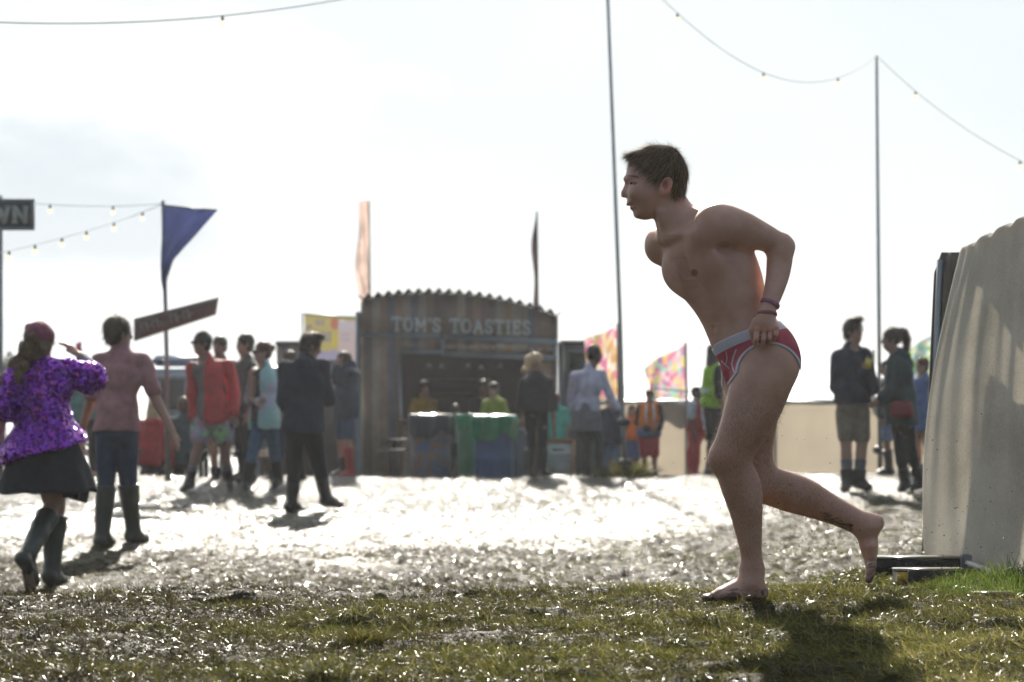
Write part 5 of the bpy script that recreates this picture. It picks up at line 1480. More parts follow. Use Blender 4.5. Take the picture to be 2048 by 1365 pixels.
# ------------------------------------------------------------------ linen screen on the right
def screen():
    m, nt, b = mat_new('raw_linen')
    t = N(nt, 'ShaderNodeTexCoord'); n = noise(nt, 2.5, 6, .6); n2 = noise(nt, 110, 4, .7)
    mpg = N(nt, 'ShaderNodeMapping', {'Vector': t.outputs['Object'], 'Scale': (90, 90, 700)}); w1 = N(nt, 'ShaderNodeTexNoise', {'Vector': mpg.outputs[0], 'Scale': 1.0, 'Detail': 3})
    mpg2 = N(nt, 'ShaderNodeMapping', {'Vector': t.outputs['Object'], 'Scale': (700, 700, 60)}); w2 = N(nt, 'ShaderNodeTexNoise', {'Vector': mpg2.outputs[0], 'Scale': 1.0, 'Detail': 3})
    su = N(nt, 'ShaderNodeMath', {0: w1.outputs['Fac'], 1: w2.outputs['Fac']}, operation='ADD'); su2 = N(nt, 'ShaderNodeMath', {0: su.outputs[0], 1: n.outputs['Fac']}, operation='ADD')
    r = ramp(nt, N(nt, 'ShaderNodeMapRange', {'Value': su2.outputs[0], 'From Min': 1.0, 'From Max': 2.0}).outputs[0], [(.25, (.56, .53, .465)), (.5, (.72, .69, .62)), (.75, (.83, .80, .735))])
    nt.links.new(r.outputs[0], b.inputs['Base Color']); b.inputs['Roughness'].default_value = .95
    bp = N(nt, 'ShaderNodeBump', {'Height': su.outputs[0], 'Strength': .3, 'Distance': .002}); nt.links.new(bp.outputs[0], b.inputs['Normal'])
    tr = N(nt, 'ShaderNodeBsdfTranslucent', {'Color': r.outputs[0], 'Normal': bp.outputs[0]}); mx = N(nt, 'ShaderNodeMixShader', {0: .6, 1: b.outputs[0], 2: tr.outputs[0]}); nt.links.new(mx.outputs[0], nt.nodes['Material Output'].inputs['Surface'])
    root = put_root('fabric_screen', (1.95, 9.6, .47), 'frayed undyed linen cloth draped in folds over a metal-framed booth on the right', 'screen')
    # plan path of the cloth's foot, from the far corner to beyond the right edge
    A = np.array((P(1847, 1112, 10.3)[0], 10.3)); Bp = np.array((P(2048, 1165, 9.45)[0], 9.45)); d = nvec(np.append(Bp - A, 0))[:2]; nrm = np.array((d[1], -d[0])); nrm = nrm if nrm[0] < 0 else -nrm
    L0 = np.linalg.norm(Bp - A); Lw = L0 * 1.75; na, nb = 420, 150
    ub = np.linspace(0, 1, na); V = np.zeros((na, nb, 3)); r_ = np.random.default_rng(3)
    def waves(u, seed, lo, hi, n):
        q = np.random.default_rng(seed); w = 0
        for _ in range(n): w = w + q.uniform(.5, 1) * np.sin(u * q.uniform(lo, hi) + q.uniform(0, 6.28))
        return w / n ** .5
    fb = waves(ub, 4, 14, 46, 5); ft_ = waves(ub, 9, 30, 90, 6); fm = waves(ub, 12, 20, 60, 5)
    for j in range(nb):
        v = j / (nb - 1)                                           # 0 top, 1 foot
        kt = (1 - v) ** 1.6; kb = v ** .9; km = math.sin(v * math.pi)
        sh_ = .010 * np.sin(v * 7 + ub * 12)
        f = .007 * ft_ * kt * min(1, v * 6) + .0135 * np.interp(ub + sh_, ub, fb) * kb + .006 * fm * km
        lf = (1 - v) ** 1.7 * .16 * (1 - ub) ** 2
        s_ = ub * Lw + lf
        off = f + .035 * km + .02 * v
        zt = 1.785 + .135 * s_ / L0 * .95; zb = .517 - .047 * s_ / L0
        V[:, j, 0] = A[0] + d[0] * s_ + nrm[0] * off + .02 + (1 - v) ** 1.8 * .062 * (1 - ub) ** 3; V[:, j, 1] = A[1] + d[1] * s_ + nrm[1] * off
        V[:, j, 2] = zt + (zb - zt) * v + kt ** 3 * (.005 * np.sin(ub * 40) + .006 * ft_) + v ** 8 * (.012 * fb + .006 * np.sin(ub * 75))
    # roll over the top rail
    top = []
    for a_, dz in ((.03, .012), (.07, -.02)):
        T = V[:, 0].copy(); T[:, 0] -= nrm[0] * a_; T[:, 1] -= nrm[1] * a_; T[:, 2] += dz; top.append(T)
    G = np.concatenate([top[1][:, None], top[0][:, None], V], 1)
    MB().sheet(G, .003, (nrm[0] * -1, nrm[1] * -1, 0)).build('linen_cloth', m, root, True)
    # frayed hem
    F = V[:, -1]; n = 2600; u = r_.uniform(0, na - 1.001, n); i = u.astype(int); f = (u - i)[:, None]; p = F[i] * (1 - f) + F[i + 1] * f
    L = r_.uniform(.01, .038, n)[:, None]; sw = np.stack([r_.normal(0, .25, n), r_.normal(0, .3, n), -np.ones(n)], 1); q = p + sw * L; w = np.array((.0006, .0006, 0)) * 1.0
    Vv = np.stack([p + (0, 0, .004) - w, p + (0, 0, .004) + w, q + w * .6, q - w * .6], 1).reshape(-1, 3)
    mesh_np('frayed_hem', Vv, np.arange(n * 4).reshape(-1, 4), None, m, root, False)
    # dark back corner piece: the inside face of the booth's far wall
    md = fabric('dark_grey_cloth', (.22, .20, .165), transl=.12, scale=5)
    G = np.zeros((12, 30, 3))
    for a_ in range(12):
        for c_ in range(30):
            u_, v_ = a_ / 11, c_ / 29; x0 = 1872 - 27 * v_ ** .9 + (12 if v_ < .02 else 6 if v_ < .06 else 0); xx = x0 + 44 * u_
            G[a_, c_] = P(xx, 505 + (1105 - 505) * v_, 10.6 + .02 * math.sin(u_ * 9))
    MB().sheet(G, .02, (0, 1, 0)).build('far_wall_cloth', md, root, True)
    # metal frame: bottom rail, feet, corner posts
    c0 = P(1850, 1120, 10.55); mb = MB(); 
    MB().tube([P(1905, 1112, 10.2), P(1938, 1128, 9.75), P(2048, 1168, 9.4), P(2200, 1205, 8.9)], .013, 10).build('bottom_rail', plain('pale_tube', (.50, .50, .47), .4), root, True)
    MB().box(P(1932, 1128, 9.8), (.040, .05, .075), None, .004).build('corner_foot', m_galv, root)
    MB().box(P(1854, 1118, 10.55), (.034, .04, .06), None, .004).build('corner_foot', m_galv, root)
    MB().tube([P(1856, 1120, 10.6), P(1880, 520, 10.6)], .014, 8).build('corner_post', m_galv, root, True)
screen()
# timber sleepers under and beside the booth
m_slp = plain('shaded_timber_side', (.035, .033, .028), .7, 0, .3, 10); m_yel = plain('yellow_lit_end', (.55, .38, .05), .6); m_top = plain('lit_timber_top', (.22, .20, .16), .22)  # shaded side, lit top and lit yellow end are put into the colours
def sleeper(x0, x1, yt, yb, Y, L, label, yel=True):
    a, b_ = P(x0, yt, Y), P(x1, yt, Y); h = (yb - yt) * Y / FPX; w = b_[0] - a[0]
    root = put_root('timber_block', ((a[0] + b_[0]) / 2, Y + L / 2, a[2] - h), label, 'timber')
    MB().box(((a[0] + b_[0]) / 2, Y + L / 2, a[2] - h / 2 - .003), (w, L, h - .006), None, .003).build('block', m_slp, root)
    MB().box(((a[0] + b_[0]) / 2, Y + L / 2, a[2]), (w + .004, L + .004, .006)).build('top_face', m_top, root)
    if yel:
        MB().box((a[0] + w * .08, Y - .002, a[2] - h / 2 - .003), (w * .16, .006, h - .008)).build('yellow_end', m_yel, root)
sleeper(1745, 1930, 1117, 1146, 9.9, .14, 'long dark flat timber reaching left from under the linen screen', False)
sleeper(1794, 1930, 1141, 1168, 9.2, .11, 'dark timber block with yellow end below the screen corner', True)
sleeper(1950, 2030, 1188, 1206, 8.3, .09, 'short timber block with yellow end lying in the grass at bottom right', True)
# ------------------------------------------------------------------ the other people
m_sk = {}
def skin(k):
    if k not in m_sk:
        c = {'fair': (.46, .28, .21), 'tan': (.36, .21, .15), 'dark': (.13, .075, .05)}[k]
        m, nt, b = mat_new('skin_' + k); n = noise(nt, 7, 4); r = ramp(nt, n.outputs['Fac'], [(.3, tuple(x * .85 for x in c)), (.7, c)])
        nt.links.new(r.outputs[0], b.inputs['Base Color']); b.inputs['Roughness'].default_value = .5; m_sk[k] = m
    return m_sk[k]
def hairmat(name, c):
    return bpy.data.materials.get(name) or fabric(name, c, .5, .35, 30, .3, .25)
H_DARK = hairmat('dark_hair', (.035, .026, .02)); H_BRN = hairmat('mid_brown_hair', (.10, .065, .04)); H_BLD = hairmat('blonde_hair', (.70, .56, .36)); H_RED = hairmat('auburn_hair', (.16, .06, .03))
m_glass = plain('sunglass_lens', (.01, .01, .012), .1)

TJ = dict(head=(0, .02, 1.655), neck=(0, -.005, 1.49), chest=(0, 0, 1.30), waist=(0, .01, 1.10), pelvis=(0, 0, .95),
          shL=(.18, 0, 1.425), shR=(-.18, 0, 1.425), elL=(.235, -.03, 1.13), elR=(-.235, -.03, 1.13), wrL=(.235, .05, .88), wrR=(-.235, .05, .88), haL=(.23, .08, .80), haR=(-.23, .08, .80),
          hipL=(.09, 0, .92), hipR=(-.09, 0, .92), knL=(.10, .02, .50), knR=(-.10, .02, .50), anL=(.105, -.02, .085), anR=(-.105, -.02, .085), toL=(.125, .15, .03), toR=(-.125, .15, .03))
CHILD = dict(neck=['head'], pelvis=['hipL', 'hipR', 'waist'], shL=['elL', 'wrL', 'haL'], shR=['elR', 'wrR', 'haR'], elL=['wrL', 'haL'], elR=['wrR', 'haR'], wrL=['haL'], wrR=['haR'], hipL=[], anL=['toL'], anR=['toR'])

def person(label, x, feet, Y, H, phi, J=None, wear=(), hair=('short', H_DARK), sk='fair', group='festival goers crossing the muddy field', base=None, h=None, extras=None, broad=1.0):
    """x: photo column of the body; phi: 0 faces the camera, 90 faces left, 180 faces away, 270 faces right"""
    h = h or max(.0085, .0085 * Y / 18)
    sc = H / 1.78; ph = math.radians(phi)
    f = np.array((-math.sin(ph), -math.cos(ph), 0)); l = np.array((math.cos(ph), -math.sin(ph), 0)); u = np.array((0, 0, 1.0))
    if base is None:
        z0 = float(gz(P(x, 0, Y)[0], Y)) if feet is None else P(0, feet, Y)[2]
    else: z0 = base
    o = np.array((P(x, 0, Y)[0], Y, z0))
    j = {k: o + sc * (l * v[0] * (broad if k[:2] in ('sh', 'el', 'wr', 'ha') else 1) + f * v[1] + u * v[2]) for k, v in TJ.items()}
    J = J or {}
    for k in ('pelvis', 'neck', 'head', 'chest', 'waist', 'shL', 'shR', 'elL', 'elR', 'wrL', 'wrR', 'haL', 'haR', 'hipL', 'hipR', 'knL', 'knR', 'anL', 'anR', 'toL', 'toR'):
        if k in J:
            v = J[k]; new = P(v[0], v[1], Y + (v[2] if len(v) > 2 else (j[k][1] - Y))); dlt = new - j[k]; j[k] = new
            for c in CHILD.get(k, []):
                if c not in J: j[c] = j[c] + dlt
            if k == 'neck':
                for c in ('shL', 'shR', 'elL', 'elR', 'wrL', 'wrR', 'haL', 'haR'):
                    if c not in J: j[c] = j[c] + dlt
    if 'chest' not in J: j['chest'] = j['neck'] * .62 + j['pelvis'] * .38
    if 'waist' not in J: j['waist'] = j['neck'] * .28 + j['pelvis'] * .72
    ut = nvec(j['neck'] - j['pelvis']); lt = nvec(l - ut * (l @ ut)); ft = np.cross(lt, ut); ft = ft if ft @ f > 0 else -ft
    M = (lt, ft, ut); flatT = (ft, .68)
    allp = np.array(list(j.values())); lo = allp.min(0) - .20; hi = allp.max(0) + .20; lo[2] = min(lo[2], z0 - .02); lo[2] = max(lo[2], z0 - .05)
    r = lambda v: v * sc
    def trunk(F, off, k=.05, low=True):
        F.ell(j['chest'] + ut * r(.02), (r(.155) * broad + off, r(.112) + off, r(.19) + off), M, k)
        [F.cone(j['neck'] - ut * r(.055), j['sh' + q_] - ut * r(.008), r(.058) + off * .6, r(.046) + off * .6, k) for q_ in 'LR']
        F.ell(j['waist'], (r(.135) + off, r(.10) + off, r(.16) + off), M, k)
        if low: F.ell(j['pelvis'] + u * r(.0), (r(.165) + off, r(.12) + off, r(.12) + off), M, k)
    def arm(F, s_, off, to=2.0, k=.03, cuff=0):
        a, b_, c = j['sh' + s_], j['el' + s_], j['wr' + s_]
        t = min(to, 1.0); F.cone(a, a + (b_ - a) * t, r(.050) + off * .8, r(.052 - .012 * t) + off + (cuff if to <= 1 else 0), k)
        if to > 1: t = to - 1; F.cone(b_, b_ + (c - b_) * t, r(.041) + off, r(.041 - .013 * t) + off + cuff, .01)
    def leg(F, s_, off, to=2.0, k=.03, flare=0):
        a, b_, c = j['hip' + s_], j['kn' + s_], j['an' + s_]
        t = min(to, 1.0); F.cone(a, a + (b_ - a) * t, r(.092) + off, r(.092 - .034 * t) + off + (flare if to <= 1 else 0), k)
        if to > 1:
            t = to - 1; F.cone(b_, b_ + (c - b_) * min(t, .35), r(.056) + off, r(.056) + off, .015)
            if t > .35: F.cone(b_ + (c - b_) * .35, b_ + (c - b_) * t, r(.056) + off, r(.056 - .022 * (t - .35) / .65) + off + flare, .015)
    def foot(F, s_, off, k=.02):
        a, t_ = j['an' + s_], j['to' + s_]; hd = nvec(a - t_ + 1e-6); hd = nvec(hd * (1, 1, .0) + 1e-9)
        heel = a + hd * r(.03) - nvec(j['kn' + s_] - a) * r(.045)
        F.cone(a, heel, r(.036) + off, r(.034) + off, k); F.cone(heel, t_, r(.034) + off, r(.026) + off, k, (l, 1.2)); F.cone(a, t_ * .6 + a * .4, r(.036) + off, r(.030) + off, k)
    # body
    F = Field(lo, hi, h)
    trunk(F, 0)
    hd = j['head']; fh = ft if abs(ft @ f) < .9 else f
    yaw = J.get('look'); fh = nvec((-math.sin(math.radians(yaw)), -math.cos(math.radians(yaw)), 0)) if yaw is not None else f
    nod = math.radians(J.get('nod', 0)); lh = np.cross(fh, u); lh = nvec(lh); uh = u * math.cos(nod) + fh * math.sin(nod); fh2 = fh * math.cos(nod) - u * math.sin(nod); MH = (lh, fh2, uh)
    F.cone(j['neck'] - ut * r(.03), hd - uh * r(.07), r(.062), r(.055), .03)
    F.ell(hd + uh * r(.03) - fh2 * r(.012), (r(.074), r(.094), r(.095)), MH, .01)
    F.ell(hd - uh * r(.055) + fh2 * r(.028), (r(.054), r(.062), r(.068)), MH, .03)
    F.cone(hd + uh * r(.01) + fh2 * r(.085), hd - uh * r(.028) + fh2 * r(.102), r(.010), r(.014), .012)
    for sg in (-1, 1): F.ell(hd + lh * sg * r(.076) - uh * r(.008), (r(.012), r(.02), r(.032)), MH, .006)
    for s_ in 'LR':
        arm(F, s_, 0); leg(F, s_, 0); foot(F, s_, 0)
        w, ha = j['wr' + s_], j['ha' + s_]; dh = nvec(ha - w + 1e-6); sd = nvec(np.cross(dh, l)); sd = fh if not np.isfinite(sd).all() else sd
        pc = w + dh * r(.045); F.cone(w, w + dh * r(.085), r(.026), r(.034), .015, (nvec(np.cross(dh, sd)), .55))
        for q in range(4):
            a = w + dh * r(.085) + sd * r(.026 - .0175 * q); fl_ = (.075, .085, .078, .06)[q]; m_ = a + dh * r(fl_ * .5) ; e = m_ + nvec(dh * .8 + np.cross(dh, sd) * .45 * (1 if s_ == 'L' else -1)) * r(fl_ * .5)
            F.cone(a, m_, r(.0105), r(.0100), .006); F.cone(m_, e, r(.0100), r(.0090), .003)
        a = w + dh * r(.03) + sd * r(.03); F.cone(a, a + nvec(dh + sd * .8) * r(.065), r(.014), r(.010), .01)
    p_, q_ = F.mesh(); p_ = relax(p_, q_, 1, .4)
    root = empty('person', o, label, 'person', group)
    body = mesh_np('body', p_, q_, None, skin(sk), root, True)
    for sg in (-1, 1):
        V, qq, tt = spheres(np.array([hd + fh2 * r(.079) + uh * r(.012) + lh * sg * r(.030)]), np.array([r(.012)]), 8); mesh_np('eye', V, qq, tt, m_iris, root)
    # clothes
    for w in wear:
        kind, mat = w[0], w[1]; o_ = dict(w[2]) if len(w) > 2 else {}
        G = Field(lo - .05, hi + .05, h); off = o_.get('off', .014); nm = kind
        X, Y_, Z = G.grid((slice(None),) * 3)
        if kind in ('jacket', 'shirt', 'top', 'vest', 'coat', 'dress', 'cape'):
            hem = o_.get('hem', .08); sl_ = o_.get('sleeve', 2.0); trunk(G, off, .05, hem > -.05)
            e = j['pelvis'] - u * r(hem) ; G.cone(j['waist'], e, r(.125) + off, r(.125) + off + o_.get('flare', 0), .06, (lt, 1.25))
            if sl_ > 0:
                for s_ in 'LR': arm(G, s_, off, sl_, .03, o_.get('cuff', .006))
            if o_.get('hood'): G.ell(j['neck'] - ft * r(.075) - ut * r(.03), (r(.11), r(.055), r(.075)), M, .03)
            if o_.get('collar', .03): G.cone(j['neck'] - ut * r(.02), j['neck'] + ut * r(o_.get('collar', .02)), r(.07) + off * .5, r(.066) + off * .5, .03)
            G.F = np.maximum(G.F, (e[2] + o_.get('slant', 0) * (X - o[0]) - Z).astype(np.float32))
            if kind == 'vest': G.F = np.maximum(G.F, -(.9 - 0 * X).astype(np.float32)) 
            if o_.get('wr', .006): G.wrinkle(o_.get('wr', .006), o_.get('fq', 17), int(abs(x)) + 3, (1, 1, .7))
            if o_.get('open'):
                c = j['chest']; dl = np.abs((X - c[0]) * lt[0] + (Y_ - c[1]) * lt[1] + (Z - c[2]) * lt[2] - o_.get('shift', 0)); df = (X - c[0]) * ft[0] + (Y_ - c[1]) * ft[1] + (Z - c[2]) * ft[2]
                wdg = np.maximum(dl - r(o_['open']), r(.03) - df); G.F = np.maximum(G.F, -wdg.astype(np.float32))
            if o_.get('neckline', True):
                c = j['neck'] + ft * r(.05) + ut * r(.02); G.ell(c, (r(.06), r(.06), r(.05)), M, .005, 'c') if not o_.get('hood') else None
        elif kind in ('trousers', 'shorts', 'leggings', 'jeans'):
            to = o_.get('to', 1.95); G.ell(j['pelvis'], (r(.168) + off, r(.124) + off, r(.122) + off), M, .03); G.ell(j['waist'] - ut * r(.05), (r(.152) + off, r(.120) + off, r(.09) + off), M, .03)
            for s_ in 'LR': leg(G, s_, off, to, .010, o_.get('flare', 0))
            G.F = np.maximum(G.F, (Z - (j['pelvis'][2] + r(.10))).astype(np.float32))
            if to <= 1:
                for s_ in 'LR':
                    pass
            G.wrinkle(o_.get('wr', .004), 24, int(abs(x)) + 9, (1, 1, .6))
        elif kind == 'skirt':
            e = j['pelvis'] - u * r(o_.get('len', .4)); G.ell(j['pelvis'], (r(.165) + off, r(.125) + off, r(.12) + off), M, .03)
            G.cone(j['waist'], e, r(.12) + off, r(.12) + off + o_.get('flare', .08), .05, (lt, 1.15)); G.F = np.maximum(G.F, (e[2] + o_.get('slant', 0) * (X - o[0]) - Z).astype(np.float32)); G.F = np.maximum(G.F, (Z - (j['waist'][2] + .03)).astype(np.float32)); G.wrinkle(.010, 16, 5, (1.5, 1.5, .15))
        elif kind in ('boots', 'shoes', 'socks'):
            hh = o_.get('h', .40)
            for s_ in 'LR':
                if o_.get('only') and s_ not in o_['only']: continue
                a, b_ = j['an' + s_], j['kn' + s_]; L = np.linalg.norm(b_ - a); t = min(r(hh) / L, .97)
                n_ = nvec(b_ - a); ce = a + n_ * r(hh); pp = np.array([a, ce, j['to' + s_]]); G = Field(pp.min(0) - .12, pp.max(0) + .12, h * .85); X, Y_, Z = G.grid((slice(None),) * 3)
                G.cone(a, a + (b_ - a) * t, r(.042) + off, r(.042 + .030 * t) + off, .02)
                if kind != 'socks': foot(G, s_, off * .8)
                d_ = (X - ce[0]) * n_[0] + (Y_ - ce[1]) * n_[1] + (Z - ce[2]) * n_[2]; G.F = np.maximum(G.F, d_.astype(np.float32))
                if kind != 'socks' and hh > .2: G.wrinkle(.003, 40, 3)
                p_, q_ = G.mesh()
                if len(p_): p_ = relax(p_, q_, 1, .4); mesh_np({'boots': 'boot', 'shoes': 'shoe', 'socks': 'sock'}[kind], p_, q_, None, mat, root, True)
            continue
        elif kind == 'hat':
            G.ell(hd + uh * r(.055) - fh2 * r(.012), (r(.095), r(.112), r(.10)), MH, .01); c = hd + uh * r(.02)
            d_ = -((X - c[0]) * uh[0] + (Y_ - c[1]) * uh[1] + (Z - c[2]) * uh[2]); G.F = np.maximum(G.F, d_.astype(np.float32)); G.ell(hd + uh * r(.115) + l * r(.08), (r(.03),) * 3, None, .02); G.wrinkle(.003, 60, 4)
        elif kind == 'bag':
            c = P(o_['at'][0], o_['at'][1], Y + o_['at'][2]); nm = 'bag'; G.cone(c - (r(.07), 0, 0), c + (r(.07), 0, 0), r(.05), r(.05), .02); G.cone(c - (r(.08), 0, r(.08)), c + (r(.08), 0, -r(.08)), r(.05), r(.05), .05)
        elif kind == 'cup':
            continue
        p_, q_ = G.mesh()
        if len(p_): p_ = relax(p_, q_, 1, .4); mesh_np(nm, p_, q_, None, mat, root, True)
        del G
    # hair
    if hair:
        st, hm = hair[0], hair[1]; G = Field(hd - .45, hd + .30, h * .9)
        X, Y_, Z = G.grid((slice(None),) * 3)
        G.ell(hd + uh * r(.040) - fh2 * r(.020), (r(.088), r(.104), r(.098)), MH, .01)
        if st in ('short', 'quiff', 'crop'): G.ell(hd - uh * r(.02) - fh2 * r(.045), (r(.078), r(.070), r(.075)), MH, .02)
        if st == 'quiff': G.ell(hd + uh * r(.125) + fh2 * r(.03), (r(.07), r(.07), r(.03)), MH, .03)
        if st in ('bun', 'topbun'): G.ell(hd + uh * r(.06 if st == 'bun' else .10) - fh2 * r(.125), (r(.040),) * 3, MH, .01); G.ell(hd - uh * r(.01) - fh2 * r(.045), (r(.078), r(.070), r(.075)), MH, .02)
        if st == 'pony': G.chain([hd + uh * r(.09) - fh2 * r(.09), hd + uh * r(.08) - fh2 * r(.15), hd - uh * r(.03) - fh2 * r(.175), hd - uh * r(.20) - fh2 * r(.16)], [r(.035), r(.04), r(.045), r(.015)], .02)
        if st == 'long':
            G.ell(hd - uh * r(.10) - fh2 * r(.055), (r(.105), r(.065), r(.17)), MH, .03); G.ell(hd - uh * r(.22) - fh2 * r(.075), (r(.12), r(.045), r(.13)), MH, .03)
        if st == 'wild':
            for (dx, dz, rr_) in ((-.10, -.02, .06), (-.15, -.09, .05), (-.02, .06, .08), (-.11, .05, .05)): G.ell(hd + np.array((r(dx), 0, r(dz))), (r(rr_),) * 3, None, .03)
        if st == 'curly':
            q = np.random.default_rng(5); G.ell(hd - uh * r(.02) - fh2 * r(.04), (r(.09), r(.07), r(.08)), MH, .02)
            for _ in range(26):
                v_ = q.random(); G.ell(hd + np.array((r(q.normal(-.06 - .12 * v_, .045)), r(-.02 + q.normal(0, .03)), r(-.03 - .26 * v_))), (r(q.uniform(.035, .055)),) * 3, None, .025)
        # free the face
        c = hd + fh2 * r(.085) - uh * r(.055); G.ell(c, (r(.070), r(.085), r(.095)), MH, .01, 'c')
        G.wrinkle(.0035 if st not in ('wild', 'curly') else .009, 60, int(abs(x)))
        p_, q_ = G.mesh()
        if len(p_):
            p_ = relax(p_, q_, 1, .3); ho = mesh_np('hair', p_, q_, None, hm, root, True)
            nn = vnormals(p_, q_); k = 500 if Y > 26 else 2600
            dn = np.array((0, 0, -1.0))
            strands('hair_strands', p_, nn, lambda a, b_: np.tile(dn, (len(a), 1)) - b_ * (b_ @ dn)[:, None] + 1e-3, k, r(.015), r(.04), .003, .2, 3, hm, ho, rnd=.5, seg=3)
    if J.get('shades'):
        mb = MB(); rot = np.stack([lh, fh2, uh], 1)
        for sg in (-1, 1): mb.box(hd + fh2 * r(.095) + uh * r(.012) + lh * sg * r(.033), (r(.052), r(.012), r(.036)), rot, .004)
        mb.box(hd + fh2 * r(.097) + uh * r(.020), (r(.03), r(.008), r(.008)), rot)
        for sg in (-1, 1): mb.box(hd + fh2 * r(.045) + uh * r(.016) + lh * sg * r(.082), (r(.005), r(.10), r(.008)), rot)
        mb.build('sunglasses', m_glass, root)
    return root, j

# cloth
c_navy = fabric('navy_cloth', (.022, .026, .045)); c_black = fabric('black_cloth', (.018, .018, .021)); c_jean = fabric('dark_denim', (.040, .060, .105)); c_jean2 = fabric('mid_denim', (.07, .14, .24))
c_pink = fabric('dusty_pink_cotton', (.42, .22, .23)); c_red = fabric('red_shell', (.52, .035, .035), .6); c_rubber = plain('green_rubber', (.045, .055, .042), .3); c_grey = fabric('grey_marl', (.16, .17, .19))
c_khaki = fabric('khaki_cotton', (.27, .235, .18)); c_dgreen = fabric('dark_green_parka', (.035, .060, .060)); c_white = fabric('pale_lilac_cotton', (.52, .54, .68)); c_teal = fabric('teal_cotton', (.06, .38, .30)); c_orange = fabric('orange_hi_vis', (.85, .22, .02), transl=.25); c_yel = fabric('yellow_hi_vis', (.42, .75, .05), transl=.3)
c_must = fabric('mustard_cotton', (.42, .28, .03)); c_lime = fabric('lime_cotton', (.24, .28, .03)); c_bluev = fabric('blue_cloth', (.09, .16, .34)); c_redt = fabric('red_cotton', (.45, .03, .04)); c_green2 = fabric('dark_teal_cloth', (.03, .07, .08)); c_boot = plain('black_leather', (.02, .02, .02), .4)
c_ltblue = fabric('light_denim', (.20, .28, .42)); c_redbag = plain('dark_red_leather', (.22, .02, .02), .45)
def two_tone(name, cols, scale, rough=.8, transl=0.0):
    m, nt, b = mat_new(name); n = noise(nt, scale, 2, .5)
    r = ramp(nt, n.outputs['Fac'], [(.3 + .4 * i / len(cols), c) for i, c in enumerate(cols)]); r.color_ramp.interpolation = 'CONSTANT'; nt.links.new(r.outputs[0], b.inputs['Base Color']); b.inputs['Roughness'].default_value = rough
    if transl:
        tr = N(nt, 'ShaderNodeBsdfTranslucent', {'Color': r.outputs[0]}); mx = N(nt, 'ShaderNodeMixShader', {0: transl, 1: b.outputs[0], 2: tr.outputs[0]}); nt.links.new(mx.outputs[0], nt.nodes['Material Output'].inputs['Surface'])
    return m
c_print = two_tone('spotted_shirt', [(.10, .09, .09), (.26, .24, .22), (.12, .11, .11), (.30, .27, .24)], 60)
c_shpr = two_tone('bright_patterned_shorts', [(.22, .22, .30), (.35, .65, .25), (.40, .40, .50), (.45, .30, .32), (.25, .25, .33)], 6)
m_holo, nt, b = mat_new('iridescent_jacket'); n = noise(nt, 2.6, 3, .5, dist=1.0); r_ = ramp(nt, n.outputs['Fac'], [(.3, (.42, .30, .50)), (.42, (.52, .56, .68)), (.56, (.30, .58, .55)), (.68, (.60, .62, .72))]); nt.links.new(r_.outputs[0], b.inputs['Base Color']); b.inputs['Roughness'].default_value = .3
# sequins: small mirror discs, each tilted its own way
m_seq, nt, b = mat_new('purple_sequins')
t = N(nt, 'ShaderNodeTexCoord'); vo = N(nt, 'ShaderNodeTexVoronoi', {'Vector': t.outputs['Object'], 'Scale': 62.0})
r_ = ramp(nt, vo.outputs['Color'], [(.0, (.05, .005, .07)), (.35, (.17, .02, .38)), (.6, (.26, .04, .60)), (.8, (.45, .04, .45)), (1, (.75, .15, .60))]); nt.links.new(r_.outputs[0], b.inputs['Base Color'])
b.inputs['Metallic'].default_value = .65; b.inputs['Roughness'].default_value = .28
g = N(nt, 'ShaderNodeNewGeometry'); sb = N(nt, 'ShaderNodeVectorMath', {0: vo.outputs['Color'], 1: (.5, .5, .5)}, operation='SUBTRACT'); sb2 = N(nt, 'ShaderNodeVectorMath', {0: sb.outputs[0], 'Scale': 1.5}, operation='SCALE'); ad = N(nt, 'ShaderNodeVectorMath', {0: g.outputs['Normal'], 1: sb2.outputs[0]}, operation='ADD'); no = N(nt, 'ShaderNodeVectorMath', {0: ad.outputs[0]}, operation='NORMALIZE'); nt.links.new(no.outputs[0], b.inputs['Normal'])
c_knit = fabric('mauve_knit', (.25, .07, .12), scale=30, bump=.6)

# 1 woman in the sequin top
root1, j1 = person('woman walking away in a purple sequin top, black skirt, mauve beanie and dark rubber boots', 92, 1170, 15.0, 1.66, 196,
  {'head': (80, 690, .0), 'neck': (88, 728, 0), 'pelvis': (92, 885, 0), 'shL': (35, 755, -.02), 'shR': (140, 742, .02), 'elR': (196, 764, .08), 'wrR': (160, 712, .16), 'haR': (132, 688, .17), 'elL': (2, 840, .0), 'wrL': (-14, 905, .12), 'haL': (-18, 930, .15),
   'hipR': (118, 890, 0), 'hipL': (78, 890, 0), 'knR': (112, 1015, .06), 'anR': (104, 1140, .0), 'toR': (122, 1160, .12), 'knL': (106, 1012, .02), 'anL': (56, 1108, -.28), 'toL': (67, 1163, -.22)},
  [('dress', m_seq, {'off': .035, 'hem': .07, 'sleeve': .74, 'cuff': .035, 'flare': .10, 'wr': .014, 'slant': .30, 'collar': 0}), ('skirt', c_black, {'len': .33, 'flare': .15}), ('boots', c_rubber, {'h': .36, 'off': .012}), ('hat', c_knit)],
  ('curly', hairmat('golden_brown_hair', (.20, .13, .07))), 'fair', None)
